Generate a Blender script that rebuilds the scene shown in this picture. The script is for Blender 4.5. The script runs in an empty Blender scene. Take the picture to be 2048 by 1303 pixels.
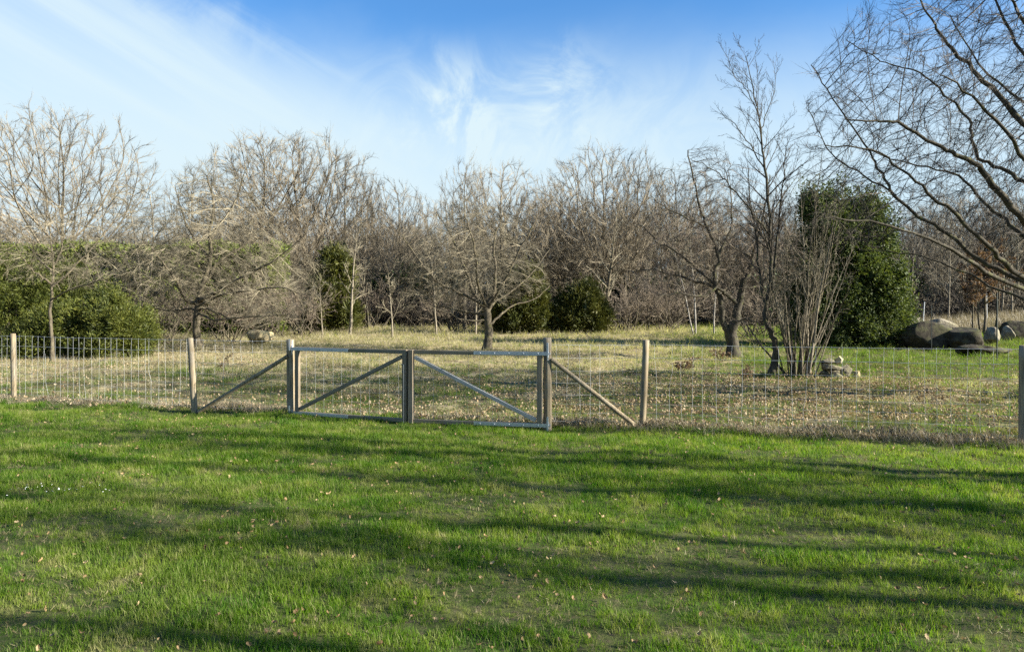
import bpy, bmesh, math, random
import numpy as np
from mathutils import Vector, Matrix, noise as mnoise
random.seed(7); np.random.seed(7)
sc = bpy.context.scene
COL = sc.collection
F = 1536.0; CX = 1024.0; HY = 617.0; CAMH = 1.6      # lens of the photograph in pixels of its 2048-wide frame

# ------------------------------------------------------------------ camera
cd = bpy.data.cameras.new('camera'); cam = bpy.data.objects.new('camera', cd); COL.objects.link(cam)
cam.location = (0, 0, CAMH); cam.rotation_euler = (math.radians(90), 0, 0)
cd.sensor_width = 36; cd.lens = 27; cd.shift_y = -(651.5-HY)/2048; cd.clip_end = 3000
sc.camera = cam
# ------------------------------------------------------------------ exposure
sc.view_settings.view_transform = 'Standard'; sc.view_settings.look = 'None'
sc.view_settings.gamma = 1; sc.view_settings.use_curve_mapping = False
sc.view_settings.exposure = 1.95
sc.cycles.use_denoising = False
sc.cycles.max_bounces = 6; sc.cycles.diffuse_bounces = 3; sc.cycles.glossy_bounces = 2
sc.cycles.transmission_bounces = 3; sc.cycles.transparent_max_bounces = 4
# ------------------------------------------------------------------ sun
SUN_EL = math.radians(23.5)
sx, sy = 1.0, -0.245
sl = math.hypot(sx, sy); sx /= sl; sy /= sl
sund = Vector((sx*math.cos(SUN_EL), sy*math.cos(SUN_EL), math.sin(SUN_EL)))
ld = bpy.data.lights.new('sun', 'SUN'); ld.energy = 5.0; ld.angle = math.radians(0.55); ld.color = (1.0, 0.93, 0.80)
lo = bpy.data.objects.new('sun', ld); COL.objects.link(lo)
lo.rotation_euler = sund.to_track_quat('Z', 'Y').to_euler(); lo.location = (20, -5, 20)

# ------------------------------------------------------------------ node helper
class NT:
    def __init__(s, nt): s.nt = nt; s.n = nt.nodes; s.l = nt.links
    def new(s, t, **kw):
        x = s.n.new(t)
        for k, v in kw.items(): setattr(x, k, v)
        return x
    def put(s, sock, v):
        if isinstance(v, bpy.types.NodeSocket): s.l.new(v, sock)
        elif v is not None:
            try: sock.default_value = v
            except Exception: sock.default_value = (*v, 1)
    def m(s, op, a, b=None, c=None, clamp=False):
        x = s.new('ShaderNodeMath', operation=op); x.use_clamp = clamp
        s.put(x.inputs[0], a)
        if b is not None: s.put(x.inputs[1], b)
        if c is not None: s.put(x.inputs[2], c)
        return x.outputs[0]
    def ss(s, v, a, b, c=0.0, d=1.0):
        x = s.new('ShaderNodeMapRange', interpolation_type='SMOOTHSTEP')
        s.put(x.inputs[0], v)
        for i, q in enumerate((a, b, c, d)): s.put(x.inputs[i+1], q)
        return x.outputs[0]
    def mix(s, f, a, b, mode='MIX'):
        x = s.new('ShaderNodeMix', data_type='RGBA', blend_type=mode)
        s.put(x.inputs[0], f); s.put(x.inputs[6], a if isinstance(a, bpy.types.NodeSocket) else (*a, 1))
        s.put(x.inputs[7], b if isinstance(b, bpy.types.NodeSocket) else (*b, 1))
        return x.outputs[2]
    def noise(s, vec, scale, detail=4, rough=.55, dist=0.0, out=0):
        x = s.new('ShaderNodeTexNoise'); s.put(x.inputs['Vector'], vec)
        x.inputs['Scale'].default_value = scale; x.inputs['Detail'].default_value = detail
        x.inputs['Roughness'].default_value = rough; x.inputs['Distortion'].default_value = dist
        return x.outputs[out]
    def comb(s, x, y, z):
        n = s.new('ShaderNodeCombineXYZ')
        for i, q in enumerate((x, y, z)): s.put(n.inputs[i], q)
        return n.outputs[0]
    def scale(s, vec, v3):
        n = s.new('ShaderNodeVectorMath', operation='MULTIPLY'); s.put(n.inputs[0], vec); n.inputs[1].default_value = v3
        return n.outputs[0]

# ------------------------------------------------------------------ sky
w = bpy.data.worlds.new('World'); sc.world = w; w.use_nodes = True
t = NT(w.node_tree); t.n.clear()
sky = t.new('ShaderNodeTexSky', sky_type='NISHITA'); sky.sun_disc = False
sky.sun_elevation = SUN_EL; sky.sun_rotation = math.atan2(sx, sy)
sky.altitude = 20; sky.air_density = 1.0; sky.dust_density = 0.8; sky.ozone_density = 2.0
tc = t.new('ShaderNodeTexCoord'); sep = t.new('ShaderNodeSeparateXYZ'); t.l.new(tc.outputs['Generated'], sep.inputs[0])
X, Y, Z = sep.outputs
hz = t.m('SQRT', t.m('ADD', t.m('MULTIPLY', X, X), t.m('MULTIPLY', Y, Y)))
q = t.m('DIVIDE', Z, t.m('MAXIMUM', hz, 0.05))                 # tangent of the elevation
az = t.m('ARCTAN2', X, Y)
def gauss(v, c, s_):
    d = t.m('DIVIDE', t.m('SUBTRACT', v, c), s_)
    return t.m('EXPONENT', t.m('MULTIPLY', t.m('MULTIPLY', d, d), -1.0))
cv = t.comb(az, q, 0.0)
n_soft = t.noise(t.scale(cv, (3.2, 5.5, 1)), 1.0, 5, .55, .5)
n_streak = t.noise(t.comb(t.m('ADD', t.m('MULTIPLY', az, 2.2), t.m('MULTIPLY', q, 2.0)), t.m('ADD', t.m('MULTIPLY', q, 11.0), t.m('MULTIPLY', az, 5.5)), 3.0), 1.6, 6, .6, .6)
n_wisp = t.noise(t.scale(cv, (7.0, 6.0, 1)), 1.5, 9, .64, 1.2)
veil = t.m('MULTIPLY', t.ss(t.m('ADD', q, t.m('MULTIPLY', t.m('SUBTRACT', n_soft, .5), .12)), 0.40, 0.16), t.ss(n_soft, .25, .70, .75, 1.0))
veil = t.m('MULTIPLY', veil, 1.0)
# the broad cirrus bank whose edge runs down from the upper left
edge = t.m('ADD', t.m('ADD', q, t.m('MULTIPLY', az, 0.62)), t.m('MULTIPLY', t.m('SUBTRACT', n_wisp, .5), .10))                # along the bank's edge this is constant
bank = t.m('MULTIPLY', t.ss(edge, 0.17, 0.06), t.ss(n_streak, .25, .70, .62, 1.0))
bank = t.m('MULTIPLY', bank, t.ss(t.m('ADD', t.m('MULTIPLY', gauss(az, -.36, .34), 1.1), t.m('MULTIPLY', n_soft, .45)), .25, .95))
bank = t.m('MULTIPLY', bank, .90)
s2 = t.m('MULTIPLY', gauss(t.m('ADD', q, t.m('MULTIPLY', az, 0.50)), .185, .014), t.m('MULTIPLY', t.ss(n_streak, .35, .7), gauss(az, -.36, .16)))
s2 = t.m('MULTIPLY', s2, .55)
azw = t.m('ADD', t.m('ADD', az, t.m('MULTIPLY', t.m('SUBTRACT', n_soft, .5), .16)), t.m('MULTIPLY', t.m('SUBTRACT', n_wisp, .5), .16))
w1 = t.m('MULTIPLY', gauss(azw, t.m('ADD', -.062, t.m('MULTIPLY', t.m('SUBTRACT', .34, q), .22)), .045), t.ss(q, .375, .27))
w2 = t.m('MULTIPLY', gauss(azw, .080, .04), t.ss(q, .385, .30))
w3 = t.m('MULTIPLY', gauss(azw, -.02, .30), t.ss(q, .36, .18))
wis = t.m('ADD', t.m('ADD', t.m('MULTIPLY', w1, .6), t.m('MULTIPLY', w2, .5)), t.m('MULTIPLY', w3, 1.1))
wis = t.m('MULTIPLY', wis, t.ss(n_wisp, .36, .66))
# the rest of the sky dome has loose cirrus of the same kind
gen = t.m('MULTIPLY', t.ss(n_streak, .52, .78), t.m('MULTIPLY', t.ss(t.m('ABSOLUTE', az), .55, 1.0), .55))
inv = 1.0
def scr(a, b): return t.m('SUBTRACT', 1.0, t.m('MULTIPLY', t.m('SUBTRACT', 1.0, a, clamp=True), t.m('SUBTRACT', 1.0, b, clamp=True)))
cl = scr(scr(veil, bank), scr(scr(wis, s2), gen))
hs = t.new('ShaderNodeHueSaturation'); hs.inputs['Saturation'].default_value = 1.12; hs.inputs['Value'].default_value = 1.0
t.l.new(sky.outputs[0], hs.inputs['Color'])
skyc = t.mix(1.0, hs.outputs[0], (0.62, .97, 1.24), 'MULTIPLY')
cloudc = (3.85, 4.7, 5.1)
fin = t.mix(cl, skyc, cloudc)
bg = t.new('ShaderNodeBackground'); bg.inputs['Strength'].default_value = 0.05
t.l.new(fin, bg.inputs['Color']); ow = t.new('ShaderNodeOutputWorld'); t.l.new(bg.outputs[0], ow.inputs[0])

# ------------------------------------------------------------------ materials
def mat(name): 
    m = bpy.data.materials.new(name); m.use_nodes = True; n = NT(m.node_tree); n.n.clear()
    out = n.new('ShaderNodeOutputMaterial'); return m, n, out
def principled(n, out, col, rough=.8, bump=None, bstr=.3, bdist=.01, metal=0.0, spec=.3):
    p = n.new('ShaderNodeBsdfPrincipled'); n.put(p.inputs['Base Color'], col)
    n.put(p.inputs['Roughness'], rough); p.inputs['Metallic'].default_value = metal
    p.inputs['Specular IOR Level'].default_value = spec
    if bump is not None:
        b = n.new('ShaderNodeBump'); b.inputs['Strength'].default_value = bstr; b.inputs['Distance'].default_value = bdist
        n.l.new(bump, b.inputs['Height']); n.l.new(b.outputs[0], p.inputs['Normal'])
    n.l.new(p.outputs[0], out.inputs[0]); return p
def bark(name, dark, light, sc1=4.0, moss=None, mossf=.5):
    m, n, out = mat(name); co = n.new('ShaderNodeTexCoord').outputs['Object']
    a = n.noise(n.scale(co, (1, 1, .35)), sc1*4, 5, .65); b = n.noise(co, sc1*.6, 3)
    col = n.mix(n.ss(a, .32, .68), dark, light)
    col = n.mix(n.ss(b, .35, .75), col, tuple(.6*x for x in light))
    if moss:
        col = n.mix(n.m('MULTIPLY', n.ss(n.noise(co, sc1*1.5, 5, .7), .52, .68), mossf), col, moss)
    principled(n, out, col, .9, a, .8, .02, spec=.15); return m
def twig(name, c1, c2, rough=.75):
    m, n, out = mat(name); co = n.new('ShaderNodeTexCoord').outputs['Object']
    col = n.mix(n.ss(n.noise(co, 1.3, 4, .6), .35, .65), c1, c2)
    principled(n, out, col, rough, spec=.25); return m
def leafmat(name, cols, trans=.35, wscale=.6, rough=.5, spec=.25):
    """diffuse, glossy and translucent foliage; colour varies by place and by clump"""
    m, n, out = mat(name); g = n.new('ShaderNodeNewGeometry'); co = g.outputs['Position']
    oi = n.new('ShaderNodeObjectInfo').outputs['Random']
    isl = g.outputs['Random Per Island']
    f1 = n.ss(n.noise(co, wscale, 4, .6), .32, .68)
    col = n.mix(f1, cols[0], cols[1])
    if len(cols) > 2: col = n.mix(n.m('MULTIPLY', n.ss(n.m('ADD', n.m('MULTIPLY', isl, .6), n.m('MULTIPLY', oi, .4)), .45, .95), .8), col, cols[2])
    p = n.new('ShaderNodeBsdfPrincipled'); n.l.new(col, p.inputs['Base Color']); p.inputs['Roughness'].default_value = rough
    p.inputs['Specular IOR Level'].default_value = spec
    tr = n.new('ShaderNodeBsdfTranslucent'); n.l.new(n.mix(1.0, col, (1.25, 1.2, .7), 'MULTIPLY'), tr.inputs[0])
    ms = n.new('ShaderNodeMixShader'); ms.inputs[0].default_value = trans
    n.l.new(p.outputs[0], ms.inputs[1]); n.l.new(tr.outputs[0], ms.inputs[2]); n.l.new(ms.outputs[0], out.inputs[0]); return m

M = {}
M['bark_grey'] = bark('grey_bark', (.035, .029, .02), (.15, .128, .09), 4, (.10, .10, .025), .6)
M['bark_dark'] = bark('dark_bark', (.022, .019, .015), (.085, .075, .055), 4, (.09, .10, .03), .6)
M['bark_pale'] = bark('pale_bark', (.09, .078, .055), (.27, .235, .175), 5)
M['bark_birch'] = bark('birch_bark', (.07, .06, .05), (.36, .34, .30), 4)
M['twig_tan'] = twig('tan_twigs', (.085, .074, .048), (.235, .205, .14))
M['twig_grey'] = twig('grey_twigs', (.10, .085, .065), (.2, .17, .125))
M['twig_brown'] = twig('brown_twigs', (.085, .066, .05), (.18, .145, .105))
M['twig_dark'] = twig('dark_twigs', (.03, .025, .02), (.085, .07, .052))
M['twig_back'] = twig('far_twigs', (.072, .06, .042), (.235, .198, .138))
M['juniper'] = leafmat('juniper_needles', ((.030, .045, .010), (.095, .11, .02), (.18, .18, .035)), .25, 2.6)
M['juniper_dark'] = leafmat('dark_juniper_needles', ((.035, .045, .01), (.075, .078, .016), (.12, .115, .025)), .2, 1.3)
M['laurel'] = leafmat('glossy_evergreen_leaves', ((.016, .030, .008), (.045, .070, .016), (.12, .15, .038)), .3, .9, .62, .25)
M['hedge'] = leafmat('hedge_leaves', ((.07, .10, .018), (.125, .155, .03), (.19, .21, .05)), .3, .5)
M['dead_leaf'] = leafmat('dry_oak_leaves', ((.12, .075, .04), (.32, .24, .14), (.58, .50, .35)), .18, 2.0, .7, .2)
M['beech_leaf'] = leafmat('retained_brown_leaves', ((.09, .055, .035), (.16, .10, .06), (.22, .15, .09)), .35, 1.0)
M['ivy'] = leafmat('ivy_leaves', ((.02, .045, .012), (.05, .085, .02)), .25, 2)

# grass: place decides how green, mossy or straw coloured a tuft is
def grassmat(name, lawn):
    m, n, out = mat(name); g = n.new('ShaderNodeNewGeometry'); co = g.outputs['Position']
    oi = n.new('ShaderNodeObjectInfo').outputs['Random']; isl = g.outputs['Random Per Island']
    flat = n.scale(co, (1, 1, 0))
    big = n.noise(flat, .55, 3, .55); mid = n.noise(flat, 2.3, 4, .6); fine = n.noise(flat, 9, 3, .6)
    if lawn:
        col = n.mix(n.ss(mid, .35, .66), (.052, .132, .006), (.138, .212, .013))
        col = n.mix(n.m('MULTIPLY', n.ss(big, .44, .68), .45), col, (.18, .215, .045))
        dry = n.m('MULTIPLY', n.ss(n.m('ADD', n.m('MULTIPLY', mid, .6), n.m('MULTIPLY', fine, .4)), .525, .63), .85)
        col = n.mix(dry, col, (.26, .25, .11))
        col = n.mix(n.m('MULTIPLY', n.ss(isl, .88, 1.0), .75), col, (.36, .31, .17))
    else:
        sp = n.new('ShaderNodeSeparateXYZ'); n.l.new(co, sp.inputs[0]); xx, yy, _ = sp.outputs
        far = n.m('MULTIPLY', n.ss(yy, 13, 27), n.ss(yy, 62, 40, .6, 1.0))
        gr = n.mix(n.ss(fine, .3, .7), (.065, .125, .014), (.15, .20, .035))
        st = n.mix(n.ss(fine, .3, .7), (.25, .212, .14), (.52, .46, .33))
        rightgreen = n.m('MULTIPLY', n.ss(n.m('DIVIDE', xx, n.m('MAXIMUM', yy, 5)), .12, .42), n.ss(yy, 15, 22))
        k = n.m('ADD', n.m('ADD', n.m('MULTIPLY', big, .55), n.m('MULTIPLY', mid, .45)), n.m('MULTIPLY', far, .16))
        k = n.m('SUBTRACT', n.m('SUBTRACT', k, n.m('MULTIPLY', rightgreen, .24)), n.ss(yy, 16, 10, 0.0, .05))
        k = n.m('ADD', k, n.m('MULTIPLY', n.m('SUBTRACT', oi, .5), .22))
        col = n.mix(n.ss(k, .49, .60), gr, st)
        wet = n.noise(n.scale(flat, (.45, 1.3, 1)), 1.0, 4, .65)
        col = n.mix(n.m('MULTIPLY', n.m('MULTIPLY', n.ss(wet, .46, .60), .85), n.m('SUBTRACT', 1.0, n.m('MULTIPLY', far, .4))), col, (.095, .078, .046))
    p = n.new('ShaderNodeBsdfPrincipled'); n.l.new(col, p.inputs['Base Color']); p.inputs['Roughness'].default_value = .6
    p.inputs['Specular IOR Level'].default_value = .2
    tr = n.new('ShaderNodeBsdfTranslucent'); n.l.new(n.mix(1.0, col, (1.25, 1.4, .5), 'MULTIPLY'), tr.inputs[0])
    ms = n.new('ShaderNodeMixShader'); ms.inputs[0].default_value = .5
    n.l.new(p.outputs[0], ms.inputs[1]); n.l.new(tr.outputs[0], ms.inputs[2]); n.l.new(ms.outputs[0], out.inputs[0]); return m
M['lawn'] = grassmat('lawn_blades', True); M['field'] = grassmat('meadow_blades', False)
M['straw'] = leafmat('dead_grass_stems', ((.12, .10, .07), (.22, .185, .13), (.34, .30, .22)), .25, 1.5)

M['thatch'] = leafmat('lawn_thatch', ((.10, .085, .04), (.20, .175, .085), (.30, .26, .15)), .25, 2.0)
M['lawn_leaf'] = leafmat('brown_leaves', ((.10, .06, .028), (.27, .185, .095), (.46, .37, .22)), .12, 2.0, .7, .2)
def ground_material():
    m, n, out = mat('soil_and_turf'); g = n.new('ShaderNodeNewGeometry'); co = g.outputs['Position']
    sp = n.new('ShaderNodeSeparateXYZ'); n.l.new(co, sp.inputs[0]); xx, yy, _ = sp.outputs
    big = n.noise(co, .55, 3); mid = n.noise(co, 2.3, 5, .65); fine = n.noise(co, 25, 6, .7)
    lawn = n.mix(n.ss(mid, .35, .7), (.035, .055, .012), (.085, .095, .03))
    lawn = n.mix(n.ss(fine, .5, .7), lawn, (.09, .07, .045))
    f = n.m('ADD', n.m('SUBTRACT', yy, 10.62), n.m('MULTIPLY', xx, .30))
    far = n.m('MULTIPLY', n.ss(yy, 13, 27), n.ss(yy, 62, 40, .6, 1.0))
    rightgreen = n.m('MULTIPLY', n.ss(n.m('DIVIDE', xx, n.m('MAXIMUM', yy, 5)), .12, .42), n.ss(yy, 15, 22))
    k = n.m('ADD', n.m('ADD', n.m('MULTIPLY', big, .55), n.m('MULTIPLY', mid, .45)), n.m('MULTIPLY', far, .16))
    k = n.m('SUBTRACT', n.m('SUBTRACT', k, n.m('MULTIPLY', rightgreen, .24)), n.ss(yy, 16, 10, 0.0, .05))
    st = n.mix(n.ss(fine, .3, .7), (.18, .145, .085), (.42, .36, .21))
    fld = n.mix(n.ss(k, .43, .60), (.055, .065, .022), st)
    fld = n.mix(n.ss(n.noise(co, 5.5, 5, .7), .48, .60), fld, n.mix(n.ss(fine, .4, .6), (.04, .028, .018), (.13, .09, .055)))
    fld = n.mix(n.ss(yy, 46, 56), fld, n.mix(n.ss(mid, .3, .7), (.07, .055, .035), (.16, .125, .075)))
    col = n.mix(n.ss(f, -.15, .1), lawn, fld)
    principled(n, out, col, .95, fine, .7, .02, spec=.1); return m
M['ground'] = ground_material()

def woodmat(name, c1, c2, axis=2, greyf=.5):
    m, n, out = mat(name); co = n.new('ShaderNodeTexCoord').outputs['Object']
    s = [60, 60, 60]; s[axis] = 2.5
    a = n.noise(n.scale(co, tuple(s)), 1.0, 5, .6); b = n.noise(co, 4, 3)
    kn = n.new('ShaderNodeTexVoronoi'); s2 = [9, 9, 9]; s2[axis] = 3.2; n.l.new(n.scale(co, tuple(s2)), kn.inputs['Vector'])
    col = n.mix(n.ss(a, .3, .7), c1, c2)
    col = n.mix(n.m('MULTIPLY', n.ss(b, .4, .7), greyf), col, (.19, .18, .155))
    col = n.mix(n.ss(kn.outputs['Distance'], .13, .05), col, (.07, .05, .035))
    principled(n, out, col, .85, a, .5, .003, spec=.2); return m
M['wood_post'] = woodmat('weathered_round_post', (.10, .078, .05), (.29, .235, .15), 2, .5)
M['wood_grey'] = woodmat('weathered_board', (.12, .095, .065), (.22, .18, .125), 2, .4)
M['wood_x'] = woodmat('weathered_rail', (.12, .10, .068), (.22, .185, .13), 0, .4)
M['wood_skylit'] = woodmat('skylit_board', (.24, .235, .22), (.40, .39, .365), 0, .3)  # right brace only: sky light on the wood painted in as paler grey
def galv():
    m, n, out = mat('galvanised_steel'); co = n.new('ShaderNodeTexCoord').outputs['Object']
    v = n.new('ShaderNodeTexVoronoi'); v.inputs['Scale'].default_value = 60; n.l.new(co, v.inputs['Vector'])
    a = n.noise(co, 9, 4)
    col = n.mix(n.ss(v.outputs['Distance'], .1, .7), (.30, .325, .36), (.44, .47, .51)); col = n.mix(n.m('MULTIPLY', n.ss(a, .45, .7), .5), col, (.32, .34, .37))
    principled(n, out, col, .42, a, .1, .002, .75, .5); return m
M['steel'] = galv()
def plain(name, c, r=.6, metal=0.0, var=.35, s=8):
    m, n, out = mat(name); co = n.new('ShaderNodeTexCoord').outputs['Object']; a = n.noise(co, s, 5, .6)
    principled(n, out, n.mix(n.ss(a, .3, .7), tuple(x*(1-var) for x in c), c), r, a, .2, .004, metal, .35); return m
M['wire'] = plain('fence_wire', (.50, .52, .54), .45, .35, .2)
M['dark_steel'] = plain('dark_steel', (.06, .075, .085), .5, .5)
M['green_post'] = plain('dark_green_stake', (.018, .03, .025), .5)
M['white_paint'] = plain('white_paint', (.66, .66, .64), .6)
M['grey_board'] = plain('grey_board', (.22, .23, .24), .8)
def stonemat(name, c1, c2, lichen, lf=.6, s=3.0):
    m, n, out = mat(name); co = n.new('ShaderNodeTexCoord').outputs['Object']
    a = n.noise(co, s*3, 8, .7); b = n.noise(co, s, 4); c = n.noise(co, s*1.6, 7, .75)
    col = n.mix(n.ss(a, .32, .68), c1, c2); col = n.mix(n.ss(b, .5, .7), col, tuple(.7*x for x in c2))
    g = n.new('ShaderNodeNewGeometry'); sp = n.new('ShaderNodeSeparateXYZ'); n.l.new(g.outputs['Normal'], sp.inputs[0])
    up = n.ss(sp.outputs[2], -.2, .7, .25, 1.0)
    col = n.mix(n.m('MULTIPLY', n.m('MULTIPLY', n.ss(c, .47, .6), lf), up), col, lichen)
    principled(n, out, col, .92, a, .9, .03, spec=.15); return m
M['boulder'] = stonemat('shaded_mossy_granite', (.018, .015, .011), (.068, .059, .043), (.075, .08, .028), .8, 1.6)  # moss is real; stone colour darkened to carry the oak's shade
M['boulder_pale'] = stonemat('pale_granite', (.12, .105, .08), (.27, .24, .185), (.30, .28, .15), .4, 1.6)
M['boulder_tan'] = stonemat('tan_rock', (.24, .19, .11), (.42, .35, .21), (.40, .36, .18), .4, 1.6)
M['stone'] = stonemat('lichened_stone', (.05, .045, .034), (.20, .18, .135), (.24, .22, .10), .6, 6)
M['stone_pale'] = stonemat('pale_cut_stone', (.27, .24, .15), (.42, .375, .24), (.30, .28, .15), .4, 8)
M['stone_moss'] = stonemat('yellow_mossed_stone', (.12, .105, .07), (.28, .25, .17), (.28, .21, .02), 1.0, 6)
M['moss'] = leafmat('moss', ((.16, .15, .02), (.26, .23, .03)), .1, 6)
M['daisy'] = plain('daisy_petals', (.78, .78, .74), .7, 0, .1)

# ------------------------------------------------------------------ object helpers
def tag(o, label=None, cat=None, group=None, kind=None):
    if label: o['label'] = label
    if cat: o['category'] = cat
    if group: o['group'] = group
    if kind: o['kind'] = kind
    return o
def empty(name, loc=(0, 0, 0), rz=0.0):
    o = bpy.data.objects.new(name, None); COL.objects.link(o); o.location = loc; o.rotation_euler = (0, 0, rz)
    o.empty_display_size = .2; return o
def link(name, me, parent=None):
    o = bpy.data.objects.new(name, me); COL.objects.link(o)
    if parent is not None: o.parent = parent
    return o
def mesh_np(name, V, Fq, material, smooth=False):
    """V (n,3); Fq list of arrays of faces, each (k,3) or (k,4)"""
    V = np.asarray(V, dtype=np.float32); me = bpy.data.meshes.new(name)
    Fq = [np.asarray(f, dtype=np.int32) for f in Fq if len(f)]
    nl = sum(f.size for f in Fq); npoly = sum(len(f) for f in Fq)
    me.vertices.add(len(V)); me.vertices.foreach_set('co', V.ravel())
    me.loops.add(nl); me.polygons.add(npoly)
    me.loops.foreach_set('vertex_index', np.concatenate([f.ravel() for f in Fq]))
    tot = np.concatenate([np.full(len(f), f.shape[1], np.int32) for f in Fq])
    st = np.concatenate([[0], np.cumsum(tot)[:-1]]).astype(np.int32)
    me.polygons.foreach_set('loop_start', st); me.polygons.foreach_set('loop_total', tot)
    me.polygons.foreach_set('use_smooth', np.full(npoly, smooth))
    me.update(calc_edges=True); me.materials.append(material); return me
def bm_mesh(name, bm, material, smooth=False):
    me = bpy.data.meshes.new(name); bm.normal_update(); bm.to_mesh(me); bm.free()
    me.materials.append(material)
    if smooth:
        for p in me.polygons: p.use_smooth = True
    return me
def box(bm, c, d, bev=.003):
    r = bmesh.ops.create_cube(bm, size=1.0); vs = r['verts']
    for v in vs: v.co = Vector((c[0]+v.co.x*d[0], c[1]+v.co.y*d[1], c[2]+v.co.z*d[2]))
    if bev:
        es = {e for v in vs for e in v.link_edges}
        bmesh.ops.bevel(bm, geom=list(es), offset=bev, segments=1, affect='EDGES')
def cyl(bm, p0, p1, r0, r1=None, seg=12, cap=True):
    p0 = Vector(p0); p1 = Vector(p1); r1 = r0 if r1 is None else r1
    q_ = (p1-p0).to_track_quat('Z', 'Y'); a = []; b = []
    for i in range(seg):
        an = 2*math.pi*i/seg; v = Vector((math.cos(an), math.sin(an), 0))
        a.append(bm.verts.new(p0+q_@(v*r0))); b.append(bm.verts.new(p1+q_@(v*r1)))
    for i in range(seg):
        j = (i+1) % seg; bm.faces.new((a[i], a[j], b[j], b[i]))
    if cap: bm.faces.new(a[::-1]); bm.faces.new(b)

# ------------------------------------------------------------------ terrain
def fence_y(x): return 10.68-.30*x
def gz(x, y):
    """height of the ground; works on arrays"""
    x = np.asarray(x, float); y = np.asarray(y, float)
    z = np.clip((y-24)/31.0, 0, None); z = np.where(z < 1, z*z*(3-2*z)*.35+z*.30, .65)
    f = y-fence_y(x)
    lump = np.sin(x*1.9+np.sin(y*1.3)*1.2)*np.sin(y*2.3+np.sin(x*1.1)*1.5)
    lump2 = np.sin(x*5.3+y*1.7)*np.sin(y*4.9-x*2.2+1)
    fs = np.clip((f+.3)/1.5, 0, 1)
    z = z+lump*(.026+.030*fs)+lump2*(.006+.018*fs)
    z = z+.05*np.exp(-(f/.28)**2)*(.6+.4*np.sin(x*7))            # low ridge along the fence
    bank = np.clip((x-17.5-(y-26)*.3)/5, 0, 1)*np.clip((y-18)/6, 0, 1)*np.clip((60-y)/10, 0, 1)
    return z+bank*bank*.35
def G(x, y): return float(gz(x, y))
def W(px, py, D): return Vector(((px-CX)/F*D, D, CAMH-(py-HY)/F*D))
def base(px, D, dz=0.0):
    x = (px-CX)/F*D; return Vector((x, D, G(x, D)+dz))

xs = np.concatenate([-np.geomspace(900, 16, 50), np.arange(-15.8, 15.9, .2), np.geomspace(16, 900, 50)])
ys = np.concatenate([[-300, -120, -60, -30, -15, -8, -4, -2, 0, 1, 2], np.arange(2.5, 19, .17), np.geomspace(19, 60, 80), np.geomspace(62, 1200, 30)])
XX, YY = np.meshgrid(xs, ys); ZZ = gz(XX, YY)
nx, ny = len(xs), len(ys); idx = np.arange(nx*ny).reshape(ny, nx)
quad = np.stack([idx[:-1, :-1].ravel(), idx[:-1, 1:].ravel(), idx[1:, 1:].ravel(), idx[1:, :-1].ravel()], 1)
o = link('ground', mesh_np('ground', np.stack([XX.ravel(), YY.ravel(), ZZ.ravel()], 1), [quad], M['ground'], True)); tag(o, kind='structure')

# ------------------------------------------------------------------ tubes
def tubes(polys, sides, V, Fc, off, tip=None):
    """polys: list of (pts, radii). appends to V, Fc; returns the new vertex offset"""
    by = {}
    for p, r in polys: by.setdefault(len(p), []).append((p, r))
    for n_, lst in by.items():
        P = np.array([a for a, _ in lst], dtype=float); R = np.array([b for _, b in lst], dtype=float)
        T = np.empty_like(P); T[:, 1:-1] = P[:, 2:]-P[:, :-2]; T[:, 0] = P[:, 1]-P[:, 0]; T[:, -1] = P[:, -1]-P[:, -2]
        T /= np.linalg.norm(T, axis=2, keepdims=True)+1e-9
        mt = np.abs(T.mean(1)); ref = np.zeros((len(lst), 3)); ref[np.arange(len(lst)), mt.argmin(1)] = 1
        U = np.cross(T, ref[:, None, :]); U /= np.linalg.norm(U, axis=2, keepdims=True)+1e-9; Vv = np.cross(T, U)
        an = np.arange(sides)*2*math.pi/sides
        ring = P[:, :, None, :]+R[:, :, None, None]*(U[:, :, None, :]*np.cos(an)[None, None, :, None]+Vv[:, :, None, :]*np.sin(an)[None, None, :, None])
        k = len(lst)
        if tip is not None:                                       # fine twigs end in a point
            body = ring[:, :-1].reshape(k, -1, 3); m_ = n_-1
            V.append(np.concatenate([body, P[:, -1:, :]], 1).reshape(-1, 3)); per = m_*sides+1
            ii = (off+np.arange(k)*per)[:, None, None]+np.arange(m_*sides).reshape(m_, sides)[None]
            if m_ > 1:
                a = ii[:, :-1, :]; b = np.roll(a, -1, 2); c = ii[:, 1:, :]; d = np.roll(c, -1, 2)
                Fc.append(np.stack([a, b, d, c], -1).reshape(-1, 4))
            a = ii[:, -1, :]; b = np.roll(a, -1, 1); e = np.repeat((off+np.arange(k)*per+per-1)[:, None], sides, 1)
            tip.append(np.stack([a, b, e], -1).reshape(-1, 3)); off += k*per; continue
        V.append(ring.reshape(-1, 3))
        ii = off+np.arange(k*n_*sides).reshape(k, n_, sides)
        a = ii[:, :-1, :]; b = np.roll(a, -1, 2); c = ii[:, 1:, :]; d = np.roll(c, -1, 2)
        Fc.append(np.stack([a, b, d, c], -1).reshape(-1, 4)); off += k*n_*sides
    return off
def tube_mesh(name, groups, material, smooth=True):
    V = []; Fc = []; tip = []; off = 0
    for polys, sides in groups:
        if polys: off = tubes(polys, abs(sides), V, Fc, off, tip if sides < 0 else None)
    return mesh_np(name, np.concatenate(V), ([np.concatenate(Fc)] if Fc else [])+([np.concatenate(tip)] if tip else []), material, smooth)

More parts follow.
